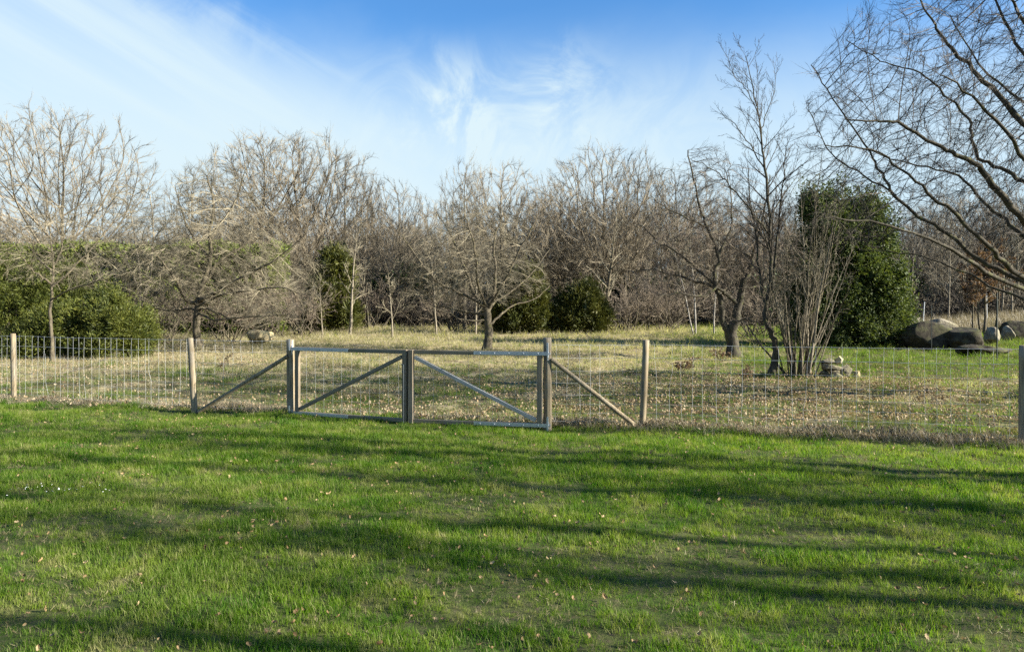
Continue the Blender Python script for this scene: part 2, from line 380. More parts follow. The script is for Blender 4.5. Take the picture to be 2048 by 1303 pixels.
# ------------------------------------------------------------------ growing branches
R_ = random.random
def rnd(a, b): return a+(b-a)*R_()
def nrm(a):
    l = math.sqrt(a[0]*a[0]+a[1]*a[1]+a[2]*a[2]) or 1e-9; return (a[0]/l, a[1]/l, a[2]/l)
def tilt(d, ang):
    ax = (R_()-.5, R_()-.5, R_()-.5); k = ax[0]*d[0]+ax[1]*d[1]+ax[2]*d[2]
    p = nrm((ax[0]-k*d[0], ax[1]-k*d[1], ax[2]-k*d[2])); c, s = math.cos(ang), math.sin(ang)
    return (d[0]*c+p[0]*s, d[1]*c+p[1]*s, d[2]*c+p[2]*s)
DEF = dict(nseg=[8, 7, 5, 4, 3, 2], wob=[.10, .16, .22, .26, .30, .3], trop=[.05, .06, .05, .05, .05, .05], num=[9, 10, 8, 7, 4, 0],
           ang=[.9, .85, .8, .75, .75], lr=[.55, .48, .48, .5, .5], maxlev=4, rmin=.006, rr=.6, t0=[.35, .2, .15, .1, .1], taper=.9, lmin=.04, up=.0)
def grow(out, p, d, L, r, lev, P):
    n_ = P['nseg'][lev]; st = L/n_; pts = [p]; rad = [r]; wb = P['wob'][lev]; tr = P['trop'][lev]; rm = P['rmin']; tp = P['taper']
    ds = [d]
    for i in range(1, n_+1):
        d = nrm((d[0]+(R_()-.5)*2*wb, d[1]+(R_()-.5)*2*wb, d[2]+(R_()-.5)*2*wb+tr))
        p = (p[0]+d[0]*st, p[1]+d[1]*st, p[2]+d[2]*st)
        pts.append(p); rad.append(max(rm*.6, r*(1-tp*i/n_))); ds.append(d)
    out[lev].append((pts, rad)); spawn(out, pts, rad, L, lev, P)
def spawn(out, pts, rad, L, lev, P, num=None, t0=None):
    if lev >= P['maxlev']: return
    k = num if num is not None else P['num'][lev]
    k = int(k*rnd(.8, 1.2)*min(1.0, .5+.5*L/max(.01, P.get('Lref', L)))+.5) if lev > 0 else k
    n_ = len(pts)-1; ta = P['t0'][lev] if t0 is None else t0
    for j in range(k):
        tt = ta+(1-ta)*((j+R_())/k)
        f = min(tt, .999)*n_; i = int(f); g = f-i
        a, b = pts[i], pts[i+1]
        p = (a[0]+(b[0]-a[0])*g, a[1]+(b[1]-a[1])*g, a[2]+(b[2]-a[2])*g)
        d = nrm((b[0]-a[0], b[1]-a[1], b[2]-a[2])); r = rad[i]+(rad[i+1]-rad[i])*g
        nd = tilt(d, P['ang'][lev]*rnd(.65, 1.25)); u = P['up']; nd = nrm((nd[0], nd[1], nd[2]+u))
        LL = L*P['lr'][lev]*rnd(.6, 1.15)*(1-.55*tt)
        if LL < P['lmin']: continue
        grow(out, p, nd, LL, max(P['rmin'], min(r*P['rr']*rnd(.7, 1.05), LL*.035+P['rmin'])), lev+1, P)
def smooth_path(pts, rs, sub=4, jit=.02):
    out = []; ro = []
    n_ = len(pts)
    for i in range(n_-1):
        p0 = pts[max(i-1, 0)]; p1 = pts[i]; p2 = pts[i+1]; p3 = pts[min(i+2, n_-1)]
        for s in range(sub):
            u = s/sub
            v = .5*((2*p1)+(p2-p0)*u+(2*p0-5*p1+4*p2-p3)*u*u+(3*p1-p0-3*p2+p3)*u**3)
            if not (i == 0 and s == 0): v = v+Vector((rnd(-jit, jit), rnd(-jit, jit), rnd(-jit, jit)))
            out.append(tuple(v)); ro.append((rs[i]+(rs[i+1]-rs[i])*u)*rnd(.95, 1.06))
    out.append(tuple(pts[-1])); ro.append(rs[-1]); return out, ro
def plen(pts): return sum(math.dist(pts[i], pts[i+1]) for i in range(len(pts)-1))

def colonize(seeds, A, step, kill, infl, up=.05, jit=.18, iters=90, seed=0, cap=3, inert=.85):
    """grow branches from the seed nodes towards the attraction points A; returns positions and parents"""
    rg = np.random.default_rng(seed); P = np.array(seeds, float); par_ = [-1]*len(P); nch = np.zeros(len(P), int)
    best = np.full(len(A), 1e9); bi = np.zeros(len(A), int); D0 = np.zeros_like(P); new0 = 0
    for it in range(iters):
        N_ = P[new0:]
        if len(N_) == 0: break
        for c in range(0, len(N_), 400):
            d = np.linalg.norm(A[:, None, :]-N_[None, c:c+400, :], axis=2); j = d.argmin(1); m = d[np.arange(len(A)), j]; u_ = m < best
            best[u_] = m[u_]; bi[u_] = j[u_]+new0+c
        k = best > kill; A = A[k]; best = best[k]; bi = bi[k]
        if len(A) == 0: break
        act = (best < infl) & (nch[bi] < cap)
        if not act.any(): infl *= 1.5; new0 = len(P); 
        if not act.any():
            if infl > 12: break
            new0 = 0; continue
        V = A[act]-P[bi[act]]; V /= np.linalg.norm(V, axis=1, keepdims=True)+1e-9
        S = np.zeros_like(P); np.add.at(S, bi[act], V); idx_ = np.unique(bi[act])
        d = S[idx_]; d /= np.linalg.norm(d, axis=1, keepdims=True)+1e-9
        has = np.linalg.norm(D0[idx_], axis=1, keepdims=True) > .5
        d = d+np.where(has, D0[idx_]*inert, 0)+rg.normal(0, jit, d.shape)+np.array([0, 0, up]); d /= np.linalg.norm(d, axis=1, keepdims=True)
        Q = P[idx_]+d*step; nch[idx_] += 1; new0 = len(P)
        P = np.concatenate([P, Q]); D0 = np.concatenate([D0, d]); par_ += list(idx_); nch = np.concatenate([nch, np.zeros(len(Q), int)])
    return P, np.array(par_)
def branch_out(P, par_, nseed, rmin, ex, seedr, out, tw=(3, .34, .0), rtw=None, fat=2.2):
    """turn the grown nodes into tapering polylines plus fine twigs, filed by thickness in out[1..5]"""
    n_ = len(P); tips = np.zeros(n_); ch = [[] for _ in range(n_)]
    for i in range(n_-1, nseed-1, -1):
        if not ch[i]: tips[i] = 1
        tips[par_[i]] += tips[i]; ch[par_[i]].append(i)
    r = rmin*np.maximum(tips, 1)**ex
    main = np.array([max(c, key=lambda q_: tips[q_]) if c else -1 for c in ch]); ii = np.arange(nseed, n_); ii = ii[main[ii] >= 0]; P = P.copy()
    for _ in range(4): P[ii] = .4*P[ii]+.3*P[par_[ii]]+.3*P[main[ii]]    # straighten the kinks of the growth
    starts = [(p_, c) for p_ in range(nseed) for c in ch[p_]]
    rt = rtw or rmin*.75; PT = P.tolist()
    while starts:
        p_, c = starts.pop(); rs = [min(r[c]*1.1, seedr[p_]*.8 if p_ < nseed else r[p_]*.95)]; pts = [tuple(PT[p_])]
        i = c
        while True:
            pts.append(tuple(PT[i])); rs.append(min(r[i], rs[0]))
            cc = sorted(ch[i], key=lambda q_: -tips[q_])
            for o_ in cc[1:]: starts.append((i, o_))
            if not cc: break
            i = cc[0]
        rs[-1] = rmin*.5
        lev = 1 if rs[0] > rmin*9 else 2 if rs[0] > rmin*3.5 else 3
        out[lev].append((pts, rs))
    for i in range(nseed, n_):
        if tips[i] > 5: continue
        a = PT[par_[i]]; b_ = PT[i]; d = nrm((b_[0]-a[0], b_[1]-a[1], b_[2]-a[2])); k = tw[0]+(1 if tips[i] == 1 else 0)
        for j in range(k):
            if R_() < .15: continue
            f = R_(); p = (a[0]+(b_[0]-a[0])*f, a[1]+(b_[1]-a[1])*f, a[2]+(b_[2]-a[2])*f)
            nd = tilt(d, rnd(.2, .7)); nd = nrm((nd[0], nd[1], nd[2]+tw[2])); L = tw[1]*rnd(.5, 1.5)
            m_ = (p[0]+nd[0]*L*.5, p[1]+nd[1]*L*.5, p[2]+nd[2]*L*.5); nd2 = nrm((nd[0]+(R_()-.5)*.3, nd[1]+(R_()-.5)*.3, nd[2]+(R_()-.5)*.3+tw[2]))
            e = (m_[0]+nd2[0]*L*.5, m_[1]+nd2[1]*L*.5, m_[2]+nd2[2]*L*.5); out[4].append(([p, m_, e], [rt, rt*.75, 0]))
            for q_ in range(2):
                n3 = tilt(nd, rnd(.35, .7)); g = rnd(.3, .95); s_ = tuple(p[z]+(m_[z]-p[z])*g for z in range(3)) if q_ else tuple(m_[z]+(e[z]-m_[z])*g*.6 for z in range(3)); l3 = L*rnd(.3, .6)
                out[5].append(([s_, (s_[0]+n3[0]*l3, s_[1]+n3[1]*l3, s_[2]+n3[2]*l3)], [rt*.7, 0]))
def ellip_pts(E, n_, rg, shell=.33, zmin=.25):
    A = np.array(E, float); v = A[:, 3]*A[:, 4]*A[:, 5]; k = rg.choice(len(A), n_, p=v/v.sum())
    u = rg.normal(0, 1, (n_, 3)); u /= np.linalg.norm(u, axis=1, keepdims=True); r_ = rg.random((n_, 1))**shell
    a1, a2, a3 = rg.uniform(0, 6.28, 3)
    lump = 1+.13*np.sin(u[:, :1]*4+a1)*np.sin(u[:, 1:2]*4+a2)+.10*np.sin(u[:, 2:]*9+a3+u[:, :1]*7)*np.sin(u[:, 1:2]*8+a1)
    p = A[k, :3]+u*r_*lump*A[k, 3:6]
    hole = np.sin(p[:, 0]*2.1/A[0, 3]*2+a1)*np.sin(p[:, 1]*2.1/A[0, 4]*2+a2)*np.sin(p[:, 2]*2.1/A[0, 5]*2+a3)
    return p[(p[:, 2] > zmin) & (rg.random(len(p)) > np.clip((hole-.25)*1.6, 0, .8))]
SIDES = [10, 7, 5, 4, -3, -3]
def new_out(): return [[] for _ in range(7)]
def finish_tree(root, trunks, limbs, out, mb, mt, limb_parts=True, tsides=10, sd=(0, 6, 4, 3, -3, -3)):
    """trunk, limb and crown meshes as children of root"""
    o1 = link('trunk', tube_mesh('trunk', [(trunks, tsides)], mb), root)
    if limb_parts:
        for l in limbs: link('limb', tube_mesh('limb', [([l], 8)], mb), root)
        gr = [(out[i], sd[i]) for i in range(1, 6)]
    else: gr = [(out[i], sd[i]) for i in range(1, 6)]; link('limbs', tube_mesh('limbs', [(limbs, 7)], mb), root) if limbs else None
    link('crown', tube_mesh('crown', gr, mt, False), root)
    return root
def flare(pts, rs):
    """a root flare at the foot of a trunk"""
    rs = list(rs); z0 = pts[0][2]
    for i, p in enumerate(pts):
        h = max(p[2]-z0-.08, 0)
        rs[i] *= 1+.55*math.exp(-h/.16)
    return pts, rs
def guided_tree(name, label, D, bpx, trunks, limbs, P, mb, mt, fill=0, fillL=2.0, group=None, cat='tree', fill_z=(1.2, 3.0), limb_r=None, seed=1, twnum=None, fill_up=.5, jit=.02, env=None, nat=2600, kill=.26, tw=(3, .34, .10), ex=.46, zmin=.3):
    """trunks and limbs traced as (px, py, depth offset) lists with a start and an end radius"""
    random.seed(seed)
    b = base(bpx, D); root = empty(name, b); tag(root, label, cat, group)
    out = new_out(); T = []; Lm = []
    for pts, r0, r1 in trunks:
        w_ = [W(a, c, D+dd)-b for a, c, dd in pts]
        if abs(w_[0].z) < .35: w_[0].z = -.08
        n_ = len(w_); rs = [r0+(r1-r0)*(i/(n_-1))**.8 for i in range(n_)]
        p, r = smooth_path(w_, rs, 4, jit)
        if w_[0].z < .1: p, r = flare(p, r)
        T.append((p, r)); env or spawn(out, p, r, plen(p)*.8, 0, P, num=(twnum if twnum is not None else 5), t0=.45)
    for pts, r0, r1 in limbs:
        w_ = [W(a, c, D+dd)-b for a, c, dd in pts]; n_ = len(w_)
        rs = [r0+(r1-r0)*(i/(n_-1))**.8 for i in range(n_)]
        p, r = smooth_path(w_, rs, 4, jit*1.5); Lm.append((p, r)); env or spawn(out, p, r, plen(p), 1, P, num=P['num'][1]+4, t0=.12)
    tp, tr = T[0]
    for k in range(fill):
        zz = rnd(*fill_z); i = min(range(len(tp)), key=lambda j: abs(tp[j][2]-zz)); a = 2*math.pi*(k+R_()*.6)/max(fill, 1)
        d = nrm((math.cos(a), math.sin(a), fill_up*rnd(.5, 1.4)))
        o2 = new_out(); Lx = fillL*rnd(.8, 1.15); grow(o2, tp[i], d, Lx, min(tr[i]*.55, .02+Lx*.018), 1, P)
        Lm.append(o2[1][0]); o2[1] = o2[1][1:]
        for q_ in range(7): out[q_] += o2[q_]
    if env:
        rg = np.random.default_rng(seed); E = []
        for px, py, dD, rx, rz, ry in env:
            c = W(px, py, D+dD)-b; E.append((c.x, c.y, c.z, rx*D/F, ry, rz*D/F))
        A = ellip_pts(E, nat, rg, .36, zmin); sd_ = []; sr = []
        tz = max(q_[2] for q_ in T[0][0])*.35
        for p, r in T+Lm:
            for i in range(len(p)):
                if (p, r) in T and p[i][2] < tz: continue
                sd_.append(p[i]); sr.append(r[i])
                if i+1 < len(p): sd_.append(tuple((p[i][z]+p[i+1][z])/2 for z in range(3))); sr.append(r[i])
        P2, pr = colonize(sd_, A, kill*.8, kill, 3.0, P.get('cup', .08), .13, 80, seed, 3, .8)
        branch_out(P2, pr, len(sd_), P['rmin'], ex, sr, out, tw)
    finish_tree(root, T, Lm, out, mb, mt); return root

# ------------------------------------------------------------------ hero trees
def par(**k): d = dict(DEF); d.update(k); return d
# the spreading tree behind the gate
Pc = par(maxlev=5, num=[4, 10, 8, 7, 3, 0], nseg=[8, 7, 6, 4, 2, 1], lr=[.5, .62, .55, .52, .5], trop=[.05, .06, .07, .06, .05, .05], rmin=.0050, ang=[.8, .7, .65, .65, .7], Lref=1.7, wob=[.1, .16, .2, .24, .3, .3])
guided_tree('spreading_tree', 'bare spreading tree with a short leaning trunk standing right behind the gate', 28, 973,
    [([(973, 706, 0), (977, 665, 0), (975, 632, 0), (971, 612, 0)], .16, .12)],
    [([(971, 616, 0), (961, 606, -.2), (914, 582, -.6), (881, 567, -.9), (852, 539, -1.2), (827, 502, -1.3), (800, 466, -1.4)], .07, .014),
     ([(971, 612, 0), (946, 585, .3), (935, 553, .5), (921, 517, .7), (907, 481, .9), (890, 450, 1.0), (872, 425, 1.1)], .08, .016),
     ([(972, 612, 0), (988, 582, -.1), (991, 539, -.2), (988, 484, 0), (997, 452, .2), (1008, 425, .3)], .085, .018),
     ([(977, 652, 0), (997, 632, .2), (1026, 611, .5), (1069, 598, .8), (1100, 570, 1.0)], .055, .015),
     ([(975, 632, 0), (940, 624, .4), (905, 618, .8), (874, 608, 1.2), (845, 585, 1.5), (815, 560, 1.8)], .05, .014),
     ([(974, 622, 0), (992, 603, .4), (1033, 575, .9), (1069, 539, 1.3), (1098, 500, 1.6)], .06, .015),
     ([(972, 618, 0), (955, 560, -.9), (950, 500, -1.3), (940, 460, -1.5), (930, 430, -1.5)], .06, .015),
     ([(976, 618, 0), (1010, 560, -.8), (1035, 505, -1.1), (1062, 460, -1.2), (1075, 430, -1.2)], .055, .014),
     ([(973, 640, 0), (930, 640, -.8), (890, 622, -1.6), (850, 610, -2.2)], .035, .01)],
    Pc, M['bark_grey'], M['twig_tan'], seed=11, nat=5200, kill=.24,
    env=[(945, 520, 0, 135, 95, 2.6), (880, 560, .2, 85, 55, 2.0), (1020, 545, .2, 75, 65, 2.0), (950, 450, 0, 90, 50, 1.8), (835, 590, .8, 50, 30, 1.2)])
# the broad tree with the low drooping branches left of the gate
Pl = par(maxlev=5, num=[4, 10, 9, 7, 3, 0], nseg=[8, 7, 6, 4, 2, 1], lr=[.5, .6, .55, .52, .5], trop=[.05, .04, .045, .05, .05, .05], rmin=.0052, ang=[.8, .75, .65, .65, .65], Lref=2.2, wob=[.12, .2, .24, .26, .3, .3])
guided_tree('broad_tree', 'bare broad tree with a crooked trunk left of the gate, low boughs drooping', 28.6, 395,
    [([(396, 700, 0), (393, 650, 0), (397, 604, 0), (406, 571, 0), (420, 516, 0), (419, 468, 0), (427, 411, 0), (414, 352, 0)], .17, .025)],
    [([(396, 606, 0), (375, 602, -.4), (355, 566, -.8), (334, 535, -1.1), (312, 506, -1.4), (285, 480, -1.6)], .085, .016),
     ([(397, 600, 0), (411, 597, -.3), (453, 571, -.7), (514, 540, -1.0), (566, 509, -1.2), (612, 466, -1.4)], .09, .016),
     ([(396, 620, 0), (417, 617, -.5), (453, 634, -1.1), (480, 650, -1.4), (500, 662, -1.8)], .05, .012),
     ([(395, 625, 0), (383, 617, .3), (339, 622, .7), (309, 617, 1.0), (265, 610, 1.2)], .05, .012),
     ([(406, 571, 0), (442, 519, .5), (489, 489, .9), (540, 437, 1.3), (580, 395, 1.5)], .07, .014),
     ([(420, 516, 0), (385, 470, .4), (362, 420, .7), (350, 370, .9)], .06, .014),
     ([(397, 606, 0), (440, 608, .6), (500, 600, 1.1), (560, 590, 1.6), (625, 570, 1.9)], .06, .012),
     ([(397, 612, 0), (440, 590, -.9), (500, 580, -1.8), (560, 575, -2.3), (610, 590, -2.6)], .055, .012),
     ([(419, 468, 0), (455, 430, -.5), (480, 380, -.8), (490, 330, -1.0)], .045, .012),
     ([(397, 625, 0), (430, 640, -1.2), (470, 635, -2.2), (520, 632, -3.0), (580, 628, -3.4)], .04, .01)],
    Pl, M['bark_grey'], M['twig_tan'], seed=23, nat=6500, kill=.25, tw=(3, .36, .08), zmin=.55,
    env=[(430, 500, 0, 150, 120, 2.8), (540, 570, 0, 110, 80, 2.4), (320, 545, 0, 80, 80, 2.0), (425, 390, 0, 75, 75, 1.6), (320, 630, .6, 60, 35, 1.4)])
# the young tree on the far left
Py = par(num=[6, 9, 7, 6, 3, 0], lr=[.5, .55, .5, .5, .5], rmin=.0045, ang=[.8, .65, .6, .6, .6], Lref=1.6, nseg=[8, 7, 5, 4, 2, 1], maxlev=5)
guided_tree('young_tree', 'slim young bare tree with pale straight trunk in front of the dark junipers at left', 23.0, 103,
    [([(104, 720, 0), (103, 663, 0), (101, 612, 0), (105, 569, 0), (107, 530, 0), (101, 483, 0), (99, 430, 0)], .062, .015)],
    [([(105, 569, 0), (86, 554, -.2), (64, 539, -.4), (43, 513, -.5), (20, 480, -.6)], .04, .01),
     ([(105, 572, 0), (129, 554, .2), (159, 522, .4), (183, 498, .5), (215, 458, .6)], .045, .01),
     ([(103, 597, 0), (140, 580, -.4), (178, 567, -.8), (210, 556, -1.0)], .026, .008),
     ([(107, 530, 0), (122, 504, .1), (129, 466, .1), (140, 425, .2)], .035, .01),
     ([(106, 545, 0), (80, 520, .5), (55, 490, .8), (40, 455, 1.0)], .03, .009)],
    Py, M['bark_grey'], M['twig_tan'], seed=5, nat=1700, kill=.19, tw=(2, .30, .12),
    env=[(110, 500, 0, 105, 75, 1.6), (110, 430, 0, 60, 60, 1.0), (170, 550, -.4, 60, 30, .9), (45, 520, 0, 50, 40, 1.0)])
# pale forked tree between the junipers and the broad tree
guided_tree('forked_tree', 'pale bare tree with two leaning stems between the junipers and the broad tree', 30.5, 279,
    [([(277, 690, 0), (284, 623, 0), (288, 597, 0), (301, 547, 0), (305, 500, 0), (306, 440, 0), (300, 390, 0)], .075, .016),
     ([(279, 690, .1), (276, 629, .1), (281, 597, .2), (279, 537, .3), (272, 490, .4), (262, 430, .4)], .065, .014)],
    [([(281, 640, 0), (247, 629, -.3), (215, 599, -.5), (189, 569, -.7), (183, 530, -.8)], .035, .009),
     ([(286, 606, 0), (264, 547, .3), (250, 500, .5), (235, 455, .6)], .035, .009),
     ([(288, 600, 0), (320, 580, -.5), (350, 550, -.8), (375, 510, -1.0)], .035, .009),
     ([(283, 625, 0), (240, 610, -1.0), (210, 605, -1.7), (170, 585, -2.0)], .03, .008)],
    par(num=[7, 10, 8, 6, 3, 0], lr=[.5, .6, .5, .5, .5], rmin=.005, ang=[.8, .7, .62, .62, .65], Lref=2, nseg=[8, 7, 5, 4, 2, 1], maxlev=5),
    M['bark_pale'], M['twig_tan'], seed=8, nat=2600, kill=.24,
    env=[(270, 500, 0, 95, 110, 2.0), (215, 590, 0, 70, 45, 1.5), (330, 560, 0, 60, 60, 1.5), (270, 410, 0, 60, 60, 1.2)])
# the old gnarled fruit tree
Pg = par(maxlev=5, num=[5, 9, 8, 6, 3, 0], nseg=[8, 7, 6, 4, 2, 1], wob=[.2, .3, .32, .32, .3, .3], lr=[.5, .58, .55, .52, .5], rmin=.0046, ang=[.9, .85, .8, .75, .7], Lref=2, trop=[.05, .03, .04, .06, .06, .05])
guided_tree('gnarled_tree', 'old gnarled double trunked fruit tree with low crooked boughs behind the wire fence', 24.6, 1467,
    [([(1469, 722, 0), (1465, 676, 0), (1469, 645, 0), (1476, 615, 0), (1484, 576, 0), (1495, 546, 0), (1505, 520, 0)], .21, .07),
     ([(1463, 700, 0), (1458, 668, 0), (1446, 645, 0), (1442, 599, -.1), (1434, 576, -.1), (1430, 546, 0), (1438, 515, .1), (1415, 453, .2), (1400, 415, .3), (1388, 361, .3), (1376, 300, .3)], .13, .018)],
    [([(1476, 612, 0), (1449, 584, -.3), (1430, 576, -.5), (1400, 592, -.8), (1353, 588, -1.1), (1312, 594, -1.4)], .075, .014),
     ([(1434, 576, -.1), (1400, 565, .2), (1353, 549, .5), (1296, 538, .8), (1250, 545, 1.0)], .06, .012),
     ([(1434, 570, 0), (1384, 530, .4), (1346, 500, .8), (1315, 484, 1.0), (1280, 450, 1.2)], .055, .012),
     ([(1505, 520, 0), (1476, 500, .3), (1446, 484, .6), (1410, 470, .9)], .045, .012),
     ([(1497, 546, 0), (1507, 505, -.1), (1522, 460, -.2), (1530, 400, -.2), (1540, 350, -.3)], .06, .014),
     ([(1484, 576, 0), (1520, 570, .5), (1560, 560, .9), (1600, 540, 1.2)], .05, .012),
     ([(1438, 515, .1), (1460, 460, .3), (1462, 400, .4), (1450, 340, .5)], .045, .012),
     ([(1415, 453, .2), (1380, 440, 0), (1340, 420, -.2), (1300, 390, -.4)], .035, .01),
     ([(1469, 640, 0), (1500, 640, -.5), (1530, 650, -1.0), (1560, 640, -1.2)], .03, .01)],
    Pg, M['bark_dark'], M['twig_brown'], seed=31, jit=.035, nat=5200, kill=.21, tw=(3, .28, .08),
    env=[(1440, 480, 0, 120, 95, 2.2), (1340, 560, .2, 90, 50, 1.8), (1530, 520, 0, 70, 90, 1.8), (1420, 370, 0, 65, 75, 1.3), (1360, 470, .4, 80, 60, 1.6)])
# the tall slender tree with a kinked trunk
Pt = par(maxlev=5, num=[26, 10, 8, 5, 2, 0], nseg=[8, 7, 5, 4, 2, 1], lr=[.28, .45, .5, .5, .5], ang=[.75, .7, .7, .7, .7], rmin=.0034, trop=[.05, .03, .04, .05, .05, .05], up=.12, Lref=1.6, wob=[.1, .12, .18, .24, .3, .3])
guided_tree('slender_tree', 'tall slender bare tree with a kinked trunk just behind the wire fence', 17.8, 1541,
    [([(1541, 757, 0), (1552, 700, 0), (1541, 665, 0), (1530, 638, 0), (1534, 599, 0), (1541, 546, 0), (1541, 492, 0), (1538, 415, 0), (1530, 338, 0), (1524, 290, 0), (1516, 231, 0), (1502, 160, 0), (1491, 112, 0)], .082, .006),
     ([(1536, 612, .05), (1547, 561, .1), (1553, 492, .15), (1560, 420, .2), (1568, 350, .3), (1572, 290, .3)], .045, .008)],
    [([(1532, 620, 0), (1520, 560, .2), (1512, 480, .3), (1500, 400, .4), (1496, 330, .4)], .035, .008),
     ([(1540, 470, 0), (1500, 420, -.2), (1462, 372, -.3), (1430, 340, -.4), (1385, 322, -.5)], .026, .006),
     ([(1530, 338, 0), (1500, 290, .2), (1470, 250, .3), (1440, 222, .3)], .018, .005),
     ([(1516, 231, 0), (1495, 185, -.1), (1470, 150, -.1), (1440, 90, -.2)], .012, .004),
     ([(1520, 260, 0), (1545, 200, .1), (1550, 130, .2)], .012, .004),
     ([(1545, 660, 0), (1500, 648, -.4), (1470, 640, -.7), (1455, 610, -.9)], .018, .005),
     ([(1548, 700, 0), (1520, 685, .3), (1495, 678, .5), (1478, 655, .6)], .014, .004)],
    Pt, M['bark_dark'], M['twig_dark'], fill=5, fillL=1.6, fill_z=(2.2, 4.5), seed=41, twnum=30, fill_up=.9)
# many-stemmed hazel beside it
random.seed(77)
hb = base(1594, 17.9); hz_ = empty('hazel_bush', hb); tag(hz_, 'many stemmed hazel bush of upright bare rods left of the stone pile', 'bush')
outh = new_out(); Ph = par(num=[10, 6, 5, 4, 0, 0], nseg=[8, 6, 4, 2, 1, 1], lr=[.22, .5, .5, .5, .5], ang=[.55, .8, .75, .7, .7], rmin=.0038, trop=[.02, .03, .03, .03, .03, 0], wob=[.06, .16, .25, .3, .3, .3], maxlev=4, Lref=.9)
for k in range(38):
    a = rnd(0, 6.28); rr = abs(random.gauss(0, .17)); an = rnd(.02, .26) if k < 24 else rnd(.25, .75); L = rnd(2.6, 5.4) if k < 24 else rnd(1.4, 3.4)
    o2 = new_out(); p0 = (rr*math.cos(a)*1.3, rr*math.sin(a), -.05); a2 = a+rnd(-.6, .6)
    P2 = dict(Ph); P2['trop'] = [rnd(-.005, .025)]+Ph['trop'][1:]
    grow(o2, p0, nrm((math.cos(a2)*math.sin(an), math.sin(a2)*math.sin(an), math.cos(an))), L, rnd(.013, .034), 0, P2)
    link('stem', tube_mesh('stem', [(o2[0], 7)], M['bark_pale'] if k % 3 == 0 else M['bark_grey']), hz_)
    for q_ in range(1, 7): outh[q_] += o2[q_]
link('crown', tube_mesh('crown', [(outh[i], [0, 4, 3, -3, -3][i]) for i in range(1, 5)], M['twig_tan'], False), hz_)

# the big oak whose limbs reach in from the right
Po = par(maxlev=5, num=[6, 12, 9, 7, 3, 0], nseg=[8, 8, 7, 4, 2, 1], lr=[.4, .42, .46, .45, .45], ang=[.7, .62, .68, .7, .7], cup=.16, rmin=.0036, trop=[.05, .03, .035, .04, .05, .05], wob=[.1, .14, .2, .26, .3, .3], Lref=2.2)
D12 = 13.6
guided_tree('large_oak', 'large bare oak reaching long mossy limbs in from the right side over the boulders', D12, 2225,
    [([(2225, 800, 0), (2222, 700, 0), (2215, 600, 0), (2205, 480, .1), (2200, 340, .2), (2190, 200, .3), (2170, 60, .4), (2150, -100, .4), (2130, -260, .4)], .26, .06)],
    [([(2212, 560, 0), (2120, 500, -.6), (2039, 431, -1.0), (1983, 367, -1.2), (1955, 333, -1.3), (1911, 307, -1.4), (1871, 287, -1.5), (1799, 247, -1.6), (1752, 241, -1.7), (1690, 238, -1.8)], .078, .010),
     ([(2202, 380, .1), (2120, 310, .1), (2048, 243, .1), (1983, 176, .2), (1935, 128, .2), (1903, 95, .2), (1875, 60, .3), (1850, 15, .3), (1825, -60, .3)], .072, .010),
     ([(2205, 450, .1), (2120, 395, .4), (2048, 363, .7), (1999, 337, .9), (1959, 315, 1.0), (1947, 280, 1.0), (1937, 240, 1.1), (1899, 199, 1.2), (1860, 160, 1.3), (1815, 138, 1.4), (1760, 120, 1.5), (1692, 80, 1.6)], .052, .008),
     ([(2214, 575, 0), (2130, 520, .5), (2048, 471, .9), (1999, 431, 1.2), (1959, 395, 1.4), (1919, 352, 1.6), (1870, 338, 1.7), (1800, 322, 1.8), (1730, 300, 1.9)], .058, .008),
     ([(2216, 610, 0), (2120, 570, -.5), (2048, 555, -1.0), (1999, 515, -1.4), (1951, 467, -1.7), (1903, 423, -1.9), (1855, 383, -2.1), (1800, 340, -2.2), (1745, 300, -2.3), (1650, 290, -2.4)], .060, .008),
     ([(2217, 630, 0), (2120, 590, .2), (2030, 556, .3), (1959, 518, .4), (1895, 467, .5), (1839, 435, .6), (1791, 391, .6), (1765, 350, .7), (1745, 315, .7), (1708, 259, .8), (1655, 180, .8), (1622, 130, .9)], .060, .008),
     ([(2218, 640, 0), (2110, 600, -1.2), (2000, 560, -2.0), (1903, 498, -2.5), (1823, 465, -2.8), (1740, 443, -3.0), (1650, 436, -3.2)], .050, .007),
     ([(2218, 650, 0), (2120, 615, .9), (2048, 600, 1.6), (1960, 560, 2.2), (1880, 525, 2.6), (1800, 505, 3.0), (1720, 500, 3.3)], .042, .007),
     ([(2195, 300, .3), (2120, 220, .5), (2060, 130, .6), (2010, 40, .7), (1970, -40, .8)], .062, .012),
     ([(2190, 200, .3), (2100, 120, -.6), (2040, 30, -1.0), (1990, -60, -1.2)], .056, .012),
     ([(2208, 500, .1), (2130, 440, -1.4), (2060, 330, -2.2), (1990, 240, -2.6), (1930, 180, -2.9), (1880, 150, -3.0)], .052, .008),
     ([(2200, 340, .2), (2110, 250, 1.4), (2040, 200, 2.0), (1960, 130, 2.4), (1900, 30, 2.6)], .05, .010),
     ([(1791, 391, .6), (1730, 350, .8), (1672, 318, .9), (1640, 270, 1.0), (1612, 215, 1.0)], .022, .006)],
    Po, M['bark_dark'], M['twig_dark'], seed=53, nat=8500, kill=.20, tw=(2, .27, .14), zmin=1.6, ex=.52,
    env=[(1900, 260, 0, 300, 260, 3.4), (2100, 200, 0, 330, 330, 3.8), (1780, 400, .2, 190, 110, 2.8), (1760, 200, .4, 150, 140, 2.4), (2350, 250, 0, 300, 320, 3.8), (1950, 20, 0, 260, 150, 3.0)])

